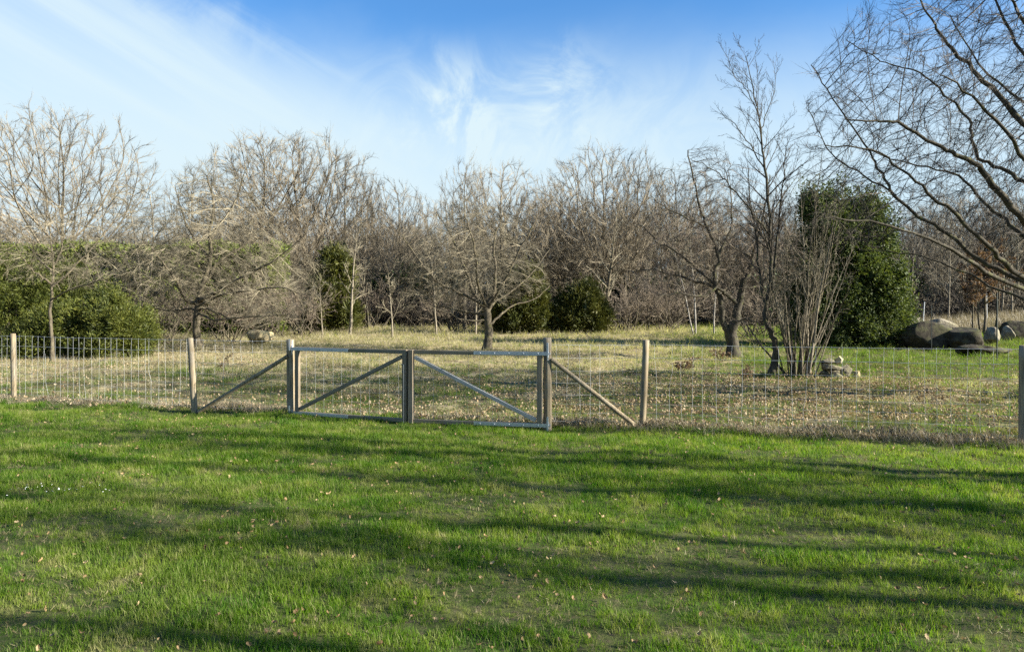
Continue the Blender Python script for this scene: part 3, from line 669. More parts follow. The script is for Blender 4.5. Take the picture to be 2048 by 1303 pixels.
# ------------------------------------------------------------------ background trees: four kinds, copied
def bg_proto(kind, seed):
    random.seed(seed); rg = np.random.default_rng(seed); out = new_out()
    if kind == 'slim':
        P = par(num=[0, 7, 5, 4, 0, 0], lr=[.5, .42, .5, .5, .5], ang=[.6, .6, .6, .6, .6], rmin=.006, trop=[.02, .05, .06, .06, .05, .05], wob=[.07, .15, .2, .25, .3, .3], Lref=2.0, maxlev=4, nseg=[14, 7, 4, 3, 2, 1])
        o2 = new_out(); grow(o2, (0, 0, -.1), (.0, .02, 1), 13.5, .12, 0, dict(P, maxlev=0, taper=.7, rmin=.02)); T = [flare(*o2[0][0])]; tp, tr = T[0]; Lm = []
        for k in range(12):
            tt = (.30+.67*(k+.5)/12); i = int(tt*(len(tp)-1)); a = k*2.4+rnd(-.4, .4); an = rnd(.5, .9); o2 = new_out()
            grow(o2, tp[i], nrm((math.cos(a)*math.sin(an), math.sin(a)*math.sin(an), math.cos(an))), 3.6*rnd(.75, 1.08)*(1.15-.6*tt), min(tr[i]*.5, .06), 1, P)
            Lm.append(o2[1][0]); o2[1] = o2[1][1:]
            for q_ in range(7): out[q_] += o2[q_]
        rm = .02
    else:
        # trunk height, height, lobes of the crown, attractors
        if kind == 'oak':  th, R0, E, na, up, rm = 3.4, .25, [(0, 0, 8.0, 4.9, 4.9, 4.3), (0, 0, 6.0, 4.6, 4.6, 3.0)], 4300, .10, .011
        elif kind == 'oak2': th, R0, E, na, up, rm = 4.0, .23, [(.4, 0, 9.2, 3.6, 3.6, 3.4), (-1.6, .6, 7.2, 3.2, 3.0, 3.0), (2.0, -.5, 6.8, 3.0, 3.2, 2.8)], 3800, .12, .011
        elif kind == 'oak3': th, R0, E, na, up, rm = 2.6, .22, [(-.6, 0, 8.6, 3.0, 3.2, 3.9), (1.8, .8, 7.4, 2.6, 2.6, 2.9), (-1.8, -.9, 5.6, 2.4, 2.4, 2.3)], 3300, .20, .011
        elif kind == 'tall': th, R0, E, na, up, rm = 3.0, .19, [(0, 0, 9.0, 2.4, 2.4, 4.0), (.3, 0, 6.4, 2.5, 2.5, 2.8)], 2900, .30, .011
        else: th, R0, E, na, up, rm = 1.5, .15, [(0, 0, 4.3, 3.0, 3.0, 2.6), (1.4, .4, 3.4, 2.4, 2.0, 1.9), (-1.5, -.3, 3.2, 2.3, 2.2, 1.8)], 3300, .08, .0095
        trunk = []; x = y_ = 0.0; n_ = 8
        for i in range(n_+1): trunk.append((x, y_, -.1+(th+.1)*i/n_)); x += rnd(-.05, .05); y_ += rnd(-.05, .05)
        A = ellip_pts(E, na, rg, .38, .9); sd_ = [trunk[-1], trunk[-2], trunk[-3]]
        P2, pr = colonize(sd_, A, .38, .44, 4.0, up, .11, 90, seed, 3)
        n2 = len(P2); branch_out(P2, pr, 3, rm, .42, [R0*.9]*3, out, (3, .52, .14 if kind != 'tall' else .25), rm*.68)
        T = [flare(trunk, [R0*(1-.25*i/n_) for i in range(n_+1)])]; Lm = []
    h = max(p[2] for l in out[4]+out[3] for p in l[0])
    tm = tube_mesh('trunk', [(T, 9), (Lm, 5), (out[1], 6)], M['bark_grey']); cm = tube_mesh('crown', [(out[2], 4), (out[3], 3), (out[4], -3), (out[5], -3)], M['twig_back'], False)
    return tm, cm, h
PRO = {'oak': [bg_proto('oak', 101), bg_proto('oak2', 115), bg_proto('oak3', 119)], 'tall': [bg_proto('tall', 102)], 'low': [bg_proto('low', 103)], 'slim': [bg_proto('slim', 104)]}
def bg_tree(px, D, H, kind, label, group=None, var=0, name='bare_tree', x=None):
    tm, cm, h = PRO[kind][var % len(PRO[kind])]
    b = base(px, D) if x is None else Vector((x, D, G(x, D)))
    r = empty(name, b, random.uniform(0, 6.28)); s = H/h; wid = random.uniform(.92, 1.12); r.scale = (s*wid, s*wid, s)
    tag(r, label, 'tree', group); link('trunk', tm, r); link('crown', cm, r); return r
def toph(py, D): return 1.03*(CAMH-(py-HY)/F*D-float(gz(0, D)))
random.seed(5)
# those that stand out against the sky
for px, D, py, kind, var, lab in [
    (118, 44, 212, 'oak', 0, 'tall rounded bare oak rising above the hedge at far left'),
    (525, 50, 262, 'oak', 1, 'tall bare oak, leftmost of the high crowns in the wood behind the broad tree'),
    (610, 52, 262, 'oak', 0, 'tall bare oak second from left among the high crowns left of the gate'),
    (690, 49, 300, 'tall', 0, 'upright bare tree right of the two high oak crowns'),
    (385, 47, 318, 'tall', 0, 'narrow bare tree in the wood rising above the broad tree'),
    (930, 43, 300, 'tall', 0, 'upright bare tree directly behind the spreading tree at the gate'),
    (1010, 45, 318, 'oak', 1, 'bare oak with dense round crown behind the spreading tree'),
    (1205, 47, 288, 'oak', 0, 'tall bare oak with visible dark trunk right of the spreading tree'),
    (1275, 50, 286, 'tall', 0, 'upright bare tree tallest in the wood behind the gnarled tree'),
    (800, 53, 352, 'oak', 2, 'broad bare tree filling the dip between the high oaks and the spreading tree'),
    (1120, 52, 345, 'oak', 2, 'bare tree between the spreading tree and the tall oak with visible trunk'),
    (1425, 50, 372, 'oak', 2, 'bare tree directly behind the gnarled tree'),
    (745, 55, 345, 'tall', 0, 'upright bare tree in the dip of the treeline left of the gate middle'),
    (1345, 52, 330, 'oak', 1, 'bare oak seen through the crown of the gnarled tree')]:
    bg_tree(px, D, toph(py, D), kind, lab, None, var)
regions = [(-120, 330, 'bare tree in the wood behind the hedge at left', 'trees behind the hedge', 19),
           (330, 800, 'bare tree in the thick wood left of the spreading tree', 'trees in the wood left of the gate', 20),
           (800, 1300, 'bare tree in the thick wood behind and right of the spreading tree', 'trees in the wood behind the gate', 20),
           (1300, 1700, 'bare tree in the wood seen behind the slender tree', 'trees in the wood behind the slender tree', 17),
           (1700, 2250, 'bare tree in the shaded wood behind the boulders', 'trees in the wood behind the boulders', 26)]
for a, b_, lab, grp, n_ in regions:
    for k in range(n_):
        px = a+(b_-a)*(k+R_())/n_; D = random.choice([48, 52, 57, 63, 70])+rnd(-2, 2)
        pyt = rnd(365, 465) if D < 60 else rnd(395, 480)
        if a == -120: pyt += 30; D = max(D, 52)
        kd = random.choice(['low', 'low', 'oak', 'tall']) if D < 60 else random.choice(['oak', 'tall', 'oak'])
        bg_tree(px, D, toph(pyt, D), kd, lab, grp, k)
# bare thickets under the trees
random.seed(61); ot = new_out(); Pk = par(num=[9, 7, 5, 3, 0, 0], nseg=[8, 5, 4, 2, 1, 1], lr=[.5, .5, .5, .5, .5], ang=[.7, .65, .6, .6, .6], rmin=.0068, trop=[-.02, .02, .04, .05, .05, 0], wob=[.14, .22, .28, .3, .3, .3], maxlev=4, Lref=1.4)
for k in range(20):
    a = rnd(0, 6.28); grow(ot, (rnd(-.4, .4), rnd(-.4, .4), -.05), nrm((math.cos(a), math.sin(a), rnd(.5, 2.2))), rnd(1.7, 3.1), rnd(.018, .03), 0, Pk)
th_s = tube_mesh('stems', [(ot[0], 5)], M['bark_grey']); th_c = tube_mesh('crown', [(ot[i], [0, 3, 3, -3, -3][i]) for i in range(1, 5)], M['twig_brown'], False)
for px, D, s_, lab in [(335, 31.5, 1.0, 'bare pale thicket between the forked tree and the broad tree'), (455, 33, 1.1, 'bare tangled thicket right behind the broad tree trunk'), (545, 37, 1.3, 'bare pale thicket above the tan rock'), (610, 37, 1.15, 'bare thicket left of the tall dark juniper'),
    (745, 44, 1.3, 'bare low thicket at the edge of the wood above the left gate leaf'), (905, 40, 1.1, 'bare thicket left of the spreading tree trunk'), (1100, 43, 1.2, 'bare thicket between the two olive junipers'), (1250, 41, 1.3, 'bare thicket above the round fence post right of the gate'), (1335, 42, 1.2, 'bare thicket left of the birch pair'), (1515, 36, 1.2, 'bare thicket between the gnarled tree and the slender tree')]:
    r = empty('bare_shrub', base(px, D), rnd(0, 6.28)); r.scale = (s_, s_, s_); tag(r, lab, 'shrub', 'bare thickets under the trees'); link('stems', th_s, r); link('crown', th_c, r)
# slim saplings at the edge of the wood, each with its own place
Ps = par(num=[9, 5, 4, 0, 0, 0], nseg=[8, 5, 4, 3, 2, 2], lr=[.38, .5, .5, .5, .5], ang=[.8, .75, .7, .7, .7], rmin=.0105, trop=[.05, .03, .04, .05, .05, .05], maxlev=3, Lref=1, wob=[.07, .2, .25, .3, .3, .3])
def sapling(px, D, H, label, mb='bark_pale', r=.045, seed=1, name='sapling', lean=0.0):
    random.seed(seed); root = empty(name, base(px, D)); tag(root, label, 'tree', None)
    o2 = new_out(); grow(o2, (0, 0, -.05), nrm((lean, 0, 1)), H, r, 0, dict(Ps, t0=[.25, .2, .15, .1, .1], num=[int(6+H*2.5), 5, 4, 0, 0, 0]))
    link('trunk', tube_mesh('trunk', [(o2[0], 7)], M[mb]), root)
    link('crown', tube_mesh('crown', [(o2[i], SIDES[i]) for i in range(1, 5)], M['twig_tan'], False), root); return root
sapling(645, 36, 3.0, 'thin pale sapling beside the tall dark juniper left of the gate', seed=1, r=.035)
sapling(700, 38, 5.5, 'slim straight tree with a pale trunk just right of the tall dark juniper', seed=2, r=.08)
sapling(785, 36, 3.2, 'small pale forked sapling standing alone in the dry grass before the wood', seed=3, r=.05)
sapling(873, 37, 4.6, 'thin pale sapling left of the spreading tree trunk', seed=4, r=.055)
sapling(951, 37.5, 4.4, 'thin pale sapling close behind the spreading tree trunk', seed=6, r=.06)
sapling(737, 43, 5.0, 'dark slender tree at the edge of the wood above the left gate leaf', 'bark_dark', .07, 7)
sapling(1211, 42, 6.0, 'stout pale barked tree at the wood edge right of the junipers', 'bark_grey', .14, 9)
sapling(1296, 43, 4.4, 'small dark tree at the wood edge above the round fence post', 'bark_dark', .08, 10)
sapling(1391, 38.5, 6.5, 'white stemmed birch, straighter of the pair left of the gnarled tree', 'bark_birch', .055, 12, 'birch_tree')
sapling(1387, 38.2, 6.0, 'white stemmed birch leaning left, partner of the straight one', 'bark_birch', .04, 13, 'birch_tree', -.22)
sapling(1428, 38, 6.2, 'single white birch between the pair and the gnarled tree', 'bark_birch', .045, 14, 'birch_tree', .05)
for i, (px, D, lab) in enumerate([(1822, 47, 'slim bare sapling just right of the big evergreen, leftmost of those behind the boulders'), (1872, 49, 'slim bare sapling behind the bulkiest boulder'), (1895, 44, 'slim bare sapling above the gap between the two bulky boulders'),
        (1925, 46, 'slim bare sapling left of the brown leaved beech'), (2004, 45, 'slim bare sapling just right of the dark green stake'), (2024, 43, 'slim bare sapling above the sloping boulder at the right edge'), (2040, 47, 'slim bare sapling nearest the right edge of the picture')]):
    s = sapling(px, D, rnd(4.5, 7), lab, 'bark_pale', rnd(.04, .07), 60+i); s['group'] = 'saplings behind the boulders'
# trees beside the lawn, outside the picture on the right: their shadows stripe the grass
random.seed(9)
for i, (x, c, H) in enumerate([(14.4, 8.5, 13), (17.5, 7.6, 13.5), (20.5, 6.9, 14), (15.2, 5.95, 13), (22.0, 5.3, 14.5), (17.0, 4.6, 13.5), (14.8, 3.95, 13), (18.5, 3.25, 13.5), (24.0, 9.4, 15), (26.0, 8.1, 15.5), (20.0, 2.55, 14), (28.0, 6.3, 16)]):
    bg_tree(0, c+x*sy/sx, H, 'slim', 'straight slim bare tree in the row along the right side of the lawn', 'trees along the right side of the lawn', i, x=x)

# ------------------------------------------------------------------ foliage
def sprigs(C, Dn, size, nleaf, spread, ln, wd, rng):
    """fans of narrow rhombic leaves; C centres, Dn directions"""
    n_ = len(C); C = np.repeat(C, nleaf, 0); Dn = np.repeat(Dn, nleaf, 0); k = len(C)
    d = Dn+rng.normal(0, spread, (k, 3)); d /= np.linalg.norm(d, axis=1, keepdims=True)
    s = rng.normal(0, 1, (k, 3)); s -= (s*d).sum(1, keepdims=True)*d; s /= np.linalg.norm(s, axis=1, keepdims=True)
    l = (ln*rng.uniform(.6, 1.3, (k, 1)))*size; w_ = (wd*rng.uniform(.7, 1.3, (k, 1)))*size
    p0 = C+rng.normal(0, .3*ln*size, (k, 3)); up = np.cross(d, s)*w_*.35
    V = np.stack([p0, p0+d*l*.45+s*w_+up, p0+d*l, p0+d*l*.45-s*w_+up], 1).reshape(-1, 3)
    f = np.arange(k*4).reshape(k, 4); return V, f
def lobes_points(lobes, n_, rng, inner=.25, rough=.12):
    """points through the outer shell of a union of ellipsoids, with outward directions"""
    A = np.array(lobes, float); area = (A[:, 3]*A[:, 4]+A[:, 3]*A[:, 5]+A[:, 4]*A[:, 5]); pr = area/area.sum()
    P = []; N = []
    while sum(len(x) for x in P) < n_:
        k = rng.choice(len(A), n_, p=pr); u = rng.normal(0, 1, (n_, 3)); u /= np.linalg.norm(u, axis=1, keepdims=True)
        rr = 1-np.abs(rng.normal(0, inner, (n_, 1)))+rng.normal(0, rough, (n_, 1))*.5+.24*np.sin(u[:, :1]*7+k[:, None])*np.sin(u[:, 2:]*6+k[:, None]*2)
        p = A[k, :3]+u*A[k, 3:6]*np.clip(rr, .2, 1.25)
        q_ = ((p[:, None, :]-A[None, :, :3])/A[None, :, 3:6]); dd = (q_**2).sum(2); dd[np.arange(n_), k] = 9
        ok = (dd.min(1) > .55) & (p[:, 2] > .02); nn = u/A[k, 3:6]; nn /= np.linalg.norm(nn, axis=1, keepdims=True)
        P.append(p[ok]); N.append(nn[ok])
    return np.concatenate(P)[:n_], np.concatenate(N)[:n_]
def foliage_mesh(name, lobes, nclump, per, rad, size, nleaf, spread, ln, wd, material, seed, updir=.5, inner=.2, inner_n=0):
    rng = np.random.default_rng(seed); P, N = lobes_points(lobes, nclump, rng, inner)
    cs = rng.uniform(.6, 1.5, (nclump, 1))*rad
    C = np.repeat(P, per, 0)+rng.normal(0, 1, (nclump*per, 3))*np.repeat(cs, per, 0)*np.array([1, 1, 1.5])
    Dn = np.repeat(N, per, 0)+rng.normal(0, .35, (nclump*per, 3)); Dn[:, 2] += updir; Dn /= np.linalg.norm(Dn, axis=1, keepdims=True)
    C[:, 2] = np.maximum(C[:, 2], .02)
    V, f = sprigs(C, Dn, size, nleaf, spread, ln, wd, rng)
    if inner_n:                                                   # denser, bigger sprays deep inside
        P2, N2 = lobes_points([(a, b, c, d*.72, e*.72, g*.78) for a, b, c, d, e, g in lobes], inner_n, rng, .35)
        V2, f2 = sprigs(P2, N2, size*2.1, 3, .9, ln, wd*1.6, rng); f2 = f2+len(V); V = np.concatenate([V, V2]); f = np.concatenate([f, f2])
    return mesh_np(name, V, [f], material)
def evergreen(name, label, loc, lobes, cat, material, seed, nclump, per, rad, size, nleaf=4, spread=.35, ln=.12, wd=.018, updir=.5, inner_n=1500, stems=5, group=None):
    root = empty(name, loc); tag(root, label, cat, group)
    rg_ = np.random.default_rng(seed+50); extra = []
    for k in range(30):                                           # upright shoots and shoulders that break the outline
        l = lobes[rg_.integers(0, len(lobes))]; u = rg_.normal(0, 1, 3); u[2] = abs(u[2])*.9+.1; u /= np.linalg.norm(u)
        rx = rg_.uniform(.16, .38)*min(l[3], l[5]); extra.append((l[0]+u[0]*l[3]*.92, l[1]+u[1]*l[4]*.92, l[2]+u[2]*l[5]*.92, rx, rx, rx*rg_.uniform(1.3, 2.4)))
    lobes = list(lobes)+extra
    me = foliage_mesh('foliage', lobes, nclump, per, rad, size, nleaf, spread, ln, wd, M[material], seed, updir, .2, inner_n)
    link('foliage', me, root)
    random.seed(seed); st = []
    top = max(l[2]+l[5]*.6 for l in lobes); r_ = max(l[3] for l in lobes)*.3
    for k in range(stems):
        a = 6.28*k/stems; o2 = new_out(); grow(o2, (math.cos(a)*.12, math.sin(a)*.12, -.05), nrm((math.cos(a)*r_/top, math.sin(a)*r_/top, 1)), top*rnd(.7, .95), .05, 0, dict(DEF, maxlev=1, num=[8, 0, 0, 0, 0, 0], rmin=.01))
        st += o2[0]+o2[1]
    link('trunk', tube_mesh('trunk', [(st, 6)], M['bark_dark']), root); return root
# big junipers at the left
def lobes_rel(b, D, lst): # px,py centre, dD, rx(px), rz(px), ry
    o_ = []
    for px, py, dD, rx, rz, ry in lst:
        c = W(px, py, D+dD)-b; o_.append((c.x, c.y, c.z, rx*D/F, ry, rz*D/F))
    return o_
b = base(20, 27)
evergreen('juniper_bush', 'tall broad juniper at the left edge behind the first fence post', b, lobes_rel(b, 27, [(-60, 600, .4, 75, 120, 1.6), (10, 560, .3, 50, 58, 1.2), (20, 625, -.2, 75, 85, 1.5), (85, 610, .2, 62, 70, 1.3), (-10, 670, -.5, 75, 60, 1.3), (150, 620, .6, 45, 45, 1.0)]),
    'bush', 'juniper', 201, 760, 26, .095, 1.0, 4, .34, .105, .012, .35, 1200)
b = base(200, 25.0)
evergreen('juniper_bush', 'low spreading juniper between the young tree and the second fence post', b, lobes_rel(b, 25.0, [(120, 668, 0, 62, 55, 1.1), (180, 650, .1, 55, 55, 1.0), (240, 662, 0, 50, 55, 1.0), (280, 672, 0, 24, 40, .8), (210, 690, -.2, 80, 35, 1.1), (60, 690, -.2, 50, 35, .9)]),
    'bush', 'juniper', 202, 540, 26, .09, 1.0, 4, .34, .105, .012, .35, 900)
# mid-distance junipers
b = base(662, 41)
evergreen('juniper_bush', 'tall narrow dark juniper left of the gate at the edge of the wood', b, [(0, 0, 1.5, 1.1, 1.0, 1.6), (.2, 0, 2.9, .8, .8, 1.35), (-.5, .2, 1.2, .8, .8, 1.2), (.7, 0, .9, .8, .8, .95)], 'bush', 'juniper_dark', 203, 260, 20, .14, 1.4, 4, .28, .15, .015, .6, 700)
b = base(1042, 39)
evergreen('juniper_bush', 'bushy olive juniper just right of the spreading tree', b, [(0, 0, 1.2, 1.2, 1.1, 1.3), (.3, 0, 2.0, .75, .8, 1.0), (-.8, .2, .8, .8, .8, .8), (.9, 0, .9, .7, .8, 1.0)], 'bush', 'juniper_dark', 204, 260, 20, .14, 1.4, 4, .28, .15, .015, .6, 700)
b = base(1160, 39.5)
evergreen('juniper_bush', 'low round olive juniper standing clear of the wood above the right gate post', b, [(0, 0, .9, 1.2, 1.1, 1.0), (.2, 0, 1.5, .7, .8, .8), (-.8, .2, .7, .7, .8, .7), (.9, 0, .7, .6, .8, .8)], 'bush', 'juniper_dark', 205, 260, 20, .14, 1.4, 4, .28, .15, .015, .5, 700)
# the big broad-leaved evergreen on the right
b = base(1698, 30.5)
evergreen('evergreen_tree', 'large dark glossy evergreen with a rounded crown behind the hazel bush', b, lobes_rel(b, 30.5, [(1680, 560, 0, 96, 120, 1.9), (1672, 460, 0, 62, 75, 1.4), (1640, 620, 0, 62, 78, 1.5), (1745, 610, -.1, 66, 92, 1.6), (1770, 640, .2, 44, 58, 1.3), (1700, 660, -.2, 88, 45, 1.6), (1725, 500, .1, 60, 90, 1.4), (1615, 560, .2, 36, 90, 1.2), (1640, 425, .1, 34, 38, .9), (1735, 425, .2, 30, 36, .8)]),
    'tree', 'laurel', 206, 950, 26, .17, 1.0, 4, .5, .10, .026, -.25, 3000)
# clipped hedge far left
root = empty('tall_hedge', base(150, 39)); tag(root, 'tall clipped green hedge with a flat top behind the junipers at left', 'hedge')
rng = np.random.default_rng(31); hb_ = base(150, 39); n_ = 22000
x0, x1, h_ = -34, -12.0, 4.35
u = rng.random(n_); face = rng.random(n_); px_ = x0+(x1-x0)*u; top = face < .22; py_ = np.where(top, 38.4+rng.random(n_)*2.4, 38.4+rng.normal(0, .10, n_)); 
hh = h_*(1+.03*np.sin(px_*1.1)+.02*np.sin(px_*3.3)); pz_ = np.where(top, hh+rng.normal(0, .09, n_), rng.random(n_)*hh)
end = rng.random(n_) < .08; px_ = np.where(end, x1+rng.normal(0, .12, n_), px_); py_ = np.where(end, 38.4+rng.random(n_)*2.4, py_)
lump = .25*np.sin(px_*2.1+pz_*1.7)*np.sin(pz_*2.9+px_*.7); py_ = py_+np.where(top | end, 0, lump)
C = np.stack([px_-hb_.x, py_-hb_.y, pz_], 1); Dn = np.stack([np.where(end, .8, 0), np.where(top | end, 0, -.8), np.where(top, 1, .35)], 1)+rng.normal(0, .35, (n_, 3)); Dn /= np.linalg.norm(Dn, axis=1, keepdims=True)
V, f = sprigs(C, Dn, 1.0, 3, .6, .17, .045, rng); link('foliage', mesh_np('foliage', V, [f], M['hedge']), root)
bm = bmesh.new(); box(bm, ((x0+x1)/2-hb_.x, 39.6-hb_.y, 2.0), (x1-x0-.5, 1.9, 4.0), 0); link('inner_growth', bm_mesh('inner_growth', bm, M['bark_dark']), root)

# brown-leaved beech by the boulders
random.seed(99)
b = base(1962, 36.0); root = empty('beech_tree', b); tag(root, 'small beech holding rusty brown dead leaves above the boulders at right', 'tree')
out = new_out(); T = []
for k, (px, r) in enumerate([(1958, .06), (1970, .075), (1946, .05), (1985, .05)]):
    o2 = new_out(); d = ((px-1962)*.004, rnd(-.1, .1), 1); grow(o2, ((px-1962)*36/F, rnd(-.2, .2), -.05), nrm(d), rnd(3.4, 4.4), r, 0, par(num=[12, 7, 5, 0, 0, 0], lr=[.45, .5, .5, .5, .5], rmin=.007, maxlev=3))
    link('stem', tube_mesh('stem', [(o2[0], 8)], M['bark_grey']), root)
    for q_ in range(1, 7): out[q_] += o2[q_]
link('crown', tube_mesh('crown', [(out[i], SIDES[i]) for i in range(1, 4)], M['twig_tan'], False), root)
tips = np.array([p for l in out[3] for p in l[0][1:]]); tips = tips[np.random.default_rng(4).random(len(tips)) < .8]
V, f = sprigs(tips, np.tile([0, 0, -.3], (len(tips), 1)), 1.0, 2, .8, .075, .025, np.random.default_rng(5)); link('leaves', mesh_np('leaves', V, [f], M['beech_leaf']), root)

# ------------------------------------------------------------------ stones and boulders
def stone_mesh(name, dims, seed, sub=3, amp=.22, flat=0.0, material='boulder', fac=1.0):
    bm = bmesh.new(); bmesh.ops.create_icosphere(bm, subdivisions=sub, radius=1.0); off = Vector((seed*3.1, seed*1.7, seed*.9))
    rr = random.Random(seed); planes = [(Vector((rr.gauss(0, 1), rr.gauss(0, 1), rr.gauss(0, .8))).normalized(), rr.uniform(*((.42, .8) if fac > 2 else (.55, .9)))) for _ in range(int(7*fac))]
    for v in bm.verts:
        c = v.co.normalized(); r = 1+amp*mnoise.noise(c*1.3+off)+amp*.4*mnoise.noise(c*3.1+off)+amp*.15*mnoise.noise(c*8+off)
        c = c*r
        for n2, dd in planes:
            k = c.dot(n2)
            if k > dd: c = c-n2*(k-dd)*.95
        v.co = Vector((c.x*dims[0], c.y*dims[1], c.z*dims[2]))
    return bm_mesh(name, bm, M[material], fac < 2)
def rock(name, label, px, py, D, wpx, hpx, dep, material, seed, group=None, rot=0.0, cat='boulder', tilt_=(0, 0), sub=4, amp=.25, fac=1.0):
    """px, py: centre of the visible outline at distance D"""
    c = W(px, py, D); s = D/F/2
    o_ = link(name, stone_mesh(name, (wpx*s*1.08, dep/2, hpx*s*1.1), seed, sub, amp, 0, material, fac)); o_.location = c; o_.rotation_euler = (tilt_[0], tilt_[1], rot)
    tag(o_, label, cat, group); return o_
gb = 'boulders at the edge of the lawn on the right'
rock('boulder', 'large dark rounded boulder, bulkiest of the row beside the evergreen', 1856, 672, 28.5, 84, 56, 1.5, 'boulder', 3, gb)
rock('boulder', 'dark boulder with a mossy sloping shoulder in the middle of the row', 1928, 675, 28.0, 80, 50, 1.2, 'boulder', 5, gb)
rock('boulder', 'low flat dark boulder lying in front of the row', 1966, 701, 25.8, 90, 28, 1.0, 'boulder', 8, gb)
rock('boulder', 'dark boulder half hidden by the evergreen foliage', 1822, 677, 29.3, 52, 48, 1.2, 'boulder', 11, gb)
rock('boulder', 'pale pointed boulder behind the bulkiest one', 1828, 651, 39.5, 40, 32, 1.2, 'boulder_pale', 13, gb)
rock('boulder', 'pale squarish boulder under the brown leaved beech', 1984, 673, 31, 27, 34, .7, 'boulder_pale', 17, gb)
rock('boulder', 'small pale upright boulder right of the dark green stake', 2016, 669, 33, 23, 30, .6, 'boulder_pale', 19, gb)
rock('boulder', 'large grey boulder sloping out of the picture at the right edge', 2032, 661, 34, 48, 36, 1.4, 'boulder', 23, gb)
rock('boulder', 'pale flat boulder top behind the dark ones', 1885, 653, 38.5, 60, 28, 1.4, 'boulder_pale', 29, gb)
rock('rock', 'tan rounded rock under the low boughs left of the gate', 524, 673, 31.0, 52, 34, .9, 'boulder_tan', 31, None, 0, 'rock')
gp = 'stones of the small pile'
S = lambda lab, px, py, wp, hp, dep, m_, sd, rz=0, tl=(0, 0), dD=0: rock('stone', lab, px, py, 17.6+dD, wp*1.15, hp*1.2, dep*1.15, m_, sd, gp, rz, 'stone', tl, 3, .15, 2.6)
S('pale yellowish round stone on top of the small stone pile', 1679, 721, 17, 17, .19, 'stone_pale', 41, .2, (0, 0))
S('flat grey stone on top left of the pile beside the pale round one', 1656, 722, 36, 13, .28, 'stone', 42, .1, (.05, .06))
S('long wedge shaped slab under the two topmost stones of the pile', 1664, 735, 62, 15, .42, 'stone', 43, -.1, (.04, .07), -.05)
S('tilted angular slab leaning on the right side of the pile', 1688, 742, 28, 22, .3, 'stone', 44, .3, (.1, -.5), -.1)
S('dark lower left stone of the pile', 1648, 748, 34, 14, .34, 'stone', 45, .2, (0, 0), .05)
S('thick stone at the base of the pile in the middle', 1672, 752, 40, 16, .35, 'stone', 46, -.3, (0, 0), -.15)
S('stone with bright yellow moss lying at the right foot of the pile', 1711, 751, 22, 20, .24, 'stone_moss', 47, .1, (0, .2))
S('small mossy stone between the pile and the yellow mossed one', 1696, 757, 18, 11, .2, 'stone_moss', 48, .6, (0, 0), -.2)
S('broad stone at the back of the pile', 1670, 745, 40, 22, .3, 'stone', 49, .3, (0, 0), .25)

# ------------------------------------------------------------------ fence and gate
def pt(px, py): # ground point seen at px, py on the nearly level lawn
    D = F*CAMH/(py-HY); return Vector(((px-CX)/F*D, D))
pA0 = Vector((-12.6, 14.6)); pA = pt(28, 800); pB = pt(390, 826); pL = pt(582, 832); pR = pt(1095, 858); pE = pt(1284, 858); pF = pt(2046, 890); pG = Vector((10.4, 7.9))
HW = [1.12, .945, .77, .61, .46, .33, .21, .10]
def post(parent, o2, p, h, r, lean=0.0, name='post', seed=0):
    rr = random.Random(seed); pts = []; rs = []
    for i in range(9):
        t_ = i/8; pts.append((p.x-o2.x+lean*t_+rr.uniform(-.002, .002), p.y-o2.y+rr.uniform(-.002, .002), -.1+(h+.1)*t_)); rs.append(r*(1.04-.07*t_)*rr.uniform(.985, 1.015))
    V = []; Fc = []; tubes([(pts, rs)], 16, V, Fc, 0); V = V[0]; nv = len(V); V = np.concatenate([V, [np.array(pts[-1])+np.array([0, 0, .004])]])
    cap = np.array([[nv-16+i, nv-16+(i+1) % 16, nv] for i in range(16)])
    me = mesh_np(name, V, [Fc[0], cap], M['wood_post'], False)
    sm = np.ones(len(me.polygons), bool); sm[-16:] = False; me.polygons.foreach_set('use_smooth', sm)
    ob = link(name, me, parent); return ob
def rod(parent, name, a, b_, r, material, sag=0.0, seg=6, wig=0.0, rr=random.Random(3)):
    n_ = 8 if (sag or wig) else 1; pts = []
    for i in range(n_+1):
        t_ = i/n_; p = Vector(a).lerp(Vector(b_), t_); p.z -= sag*4*t_*(1-t_)
        if 0 < i < n_: p += Vector((rr.uniform(-wig, wig), rr.uniform(-wig, wig), rr.uniform(-wig, wig)))
        pts.append(tuple(p))
    return link(name, tube_mesh(name, [([(pts, [r]*(n_+1))], seg)], material), parent)
def bay(root, o2, a, b_, step=.15, seed=0):
    rr = random.Random(seed); L = (b_-a).length; d = (b_-a)/L; nrm2 = Vector((d.y, -d.x))*.058   # netting on the far side
    nrm2 = -nrm2 if nrm2.y < 0 else nrm2
    n_ = int(L/step)
    for h in HW: rod(root, 'wire', (a.x-o2.x+nrm2.x, a.y-o2.y+nrm2.y, h), (b_.x-o2.x+nrm2.x, b_.y-o2.y+nrm2.y, h), .0014 if h < .9 else .0022, M['wire'], .008, 4, .004, rr)
    ph = rr.uniform(.2, .8)
    for k in range(n_):
        s = (k+ph)*L/n_; drift = rr.gauss(0, .006); z = HW[-1]; pts = []; p = a+d*s
        for i, h in enumerate(HW[::-1]):
            if rr.random() < .08: drift += rr.gauss(0, .02)
            drift += rr.gauss(0, .005); sg = -.008*4*(s/L)*(1-s/L)
            pts.append((p.x-o2.x+nrm2.x*1.02+d.x*drift, p.y-o2.y+nrm2.y*1.02+d.y*drift, h+sg+(.012 if h > 1.1 else 0)))
        link('wire', tube_mesh('wire', [([(pts, [.0014]*len(pts))], 4)], M['wire']), root)
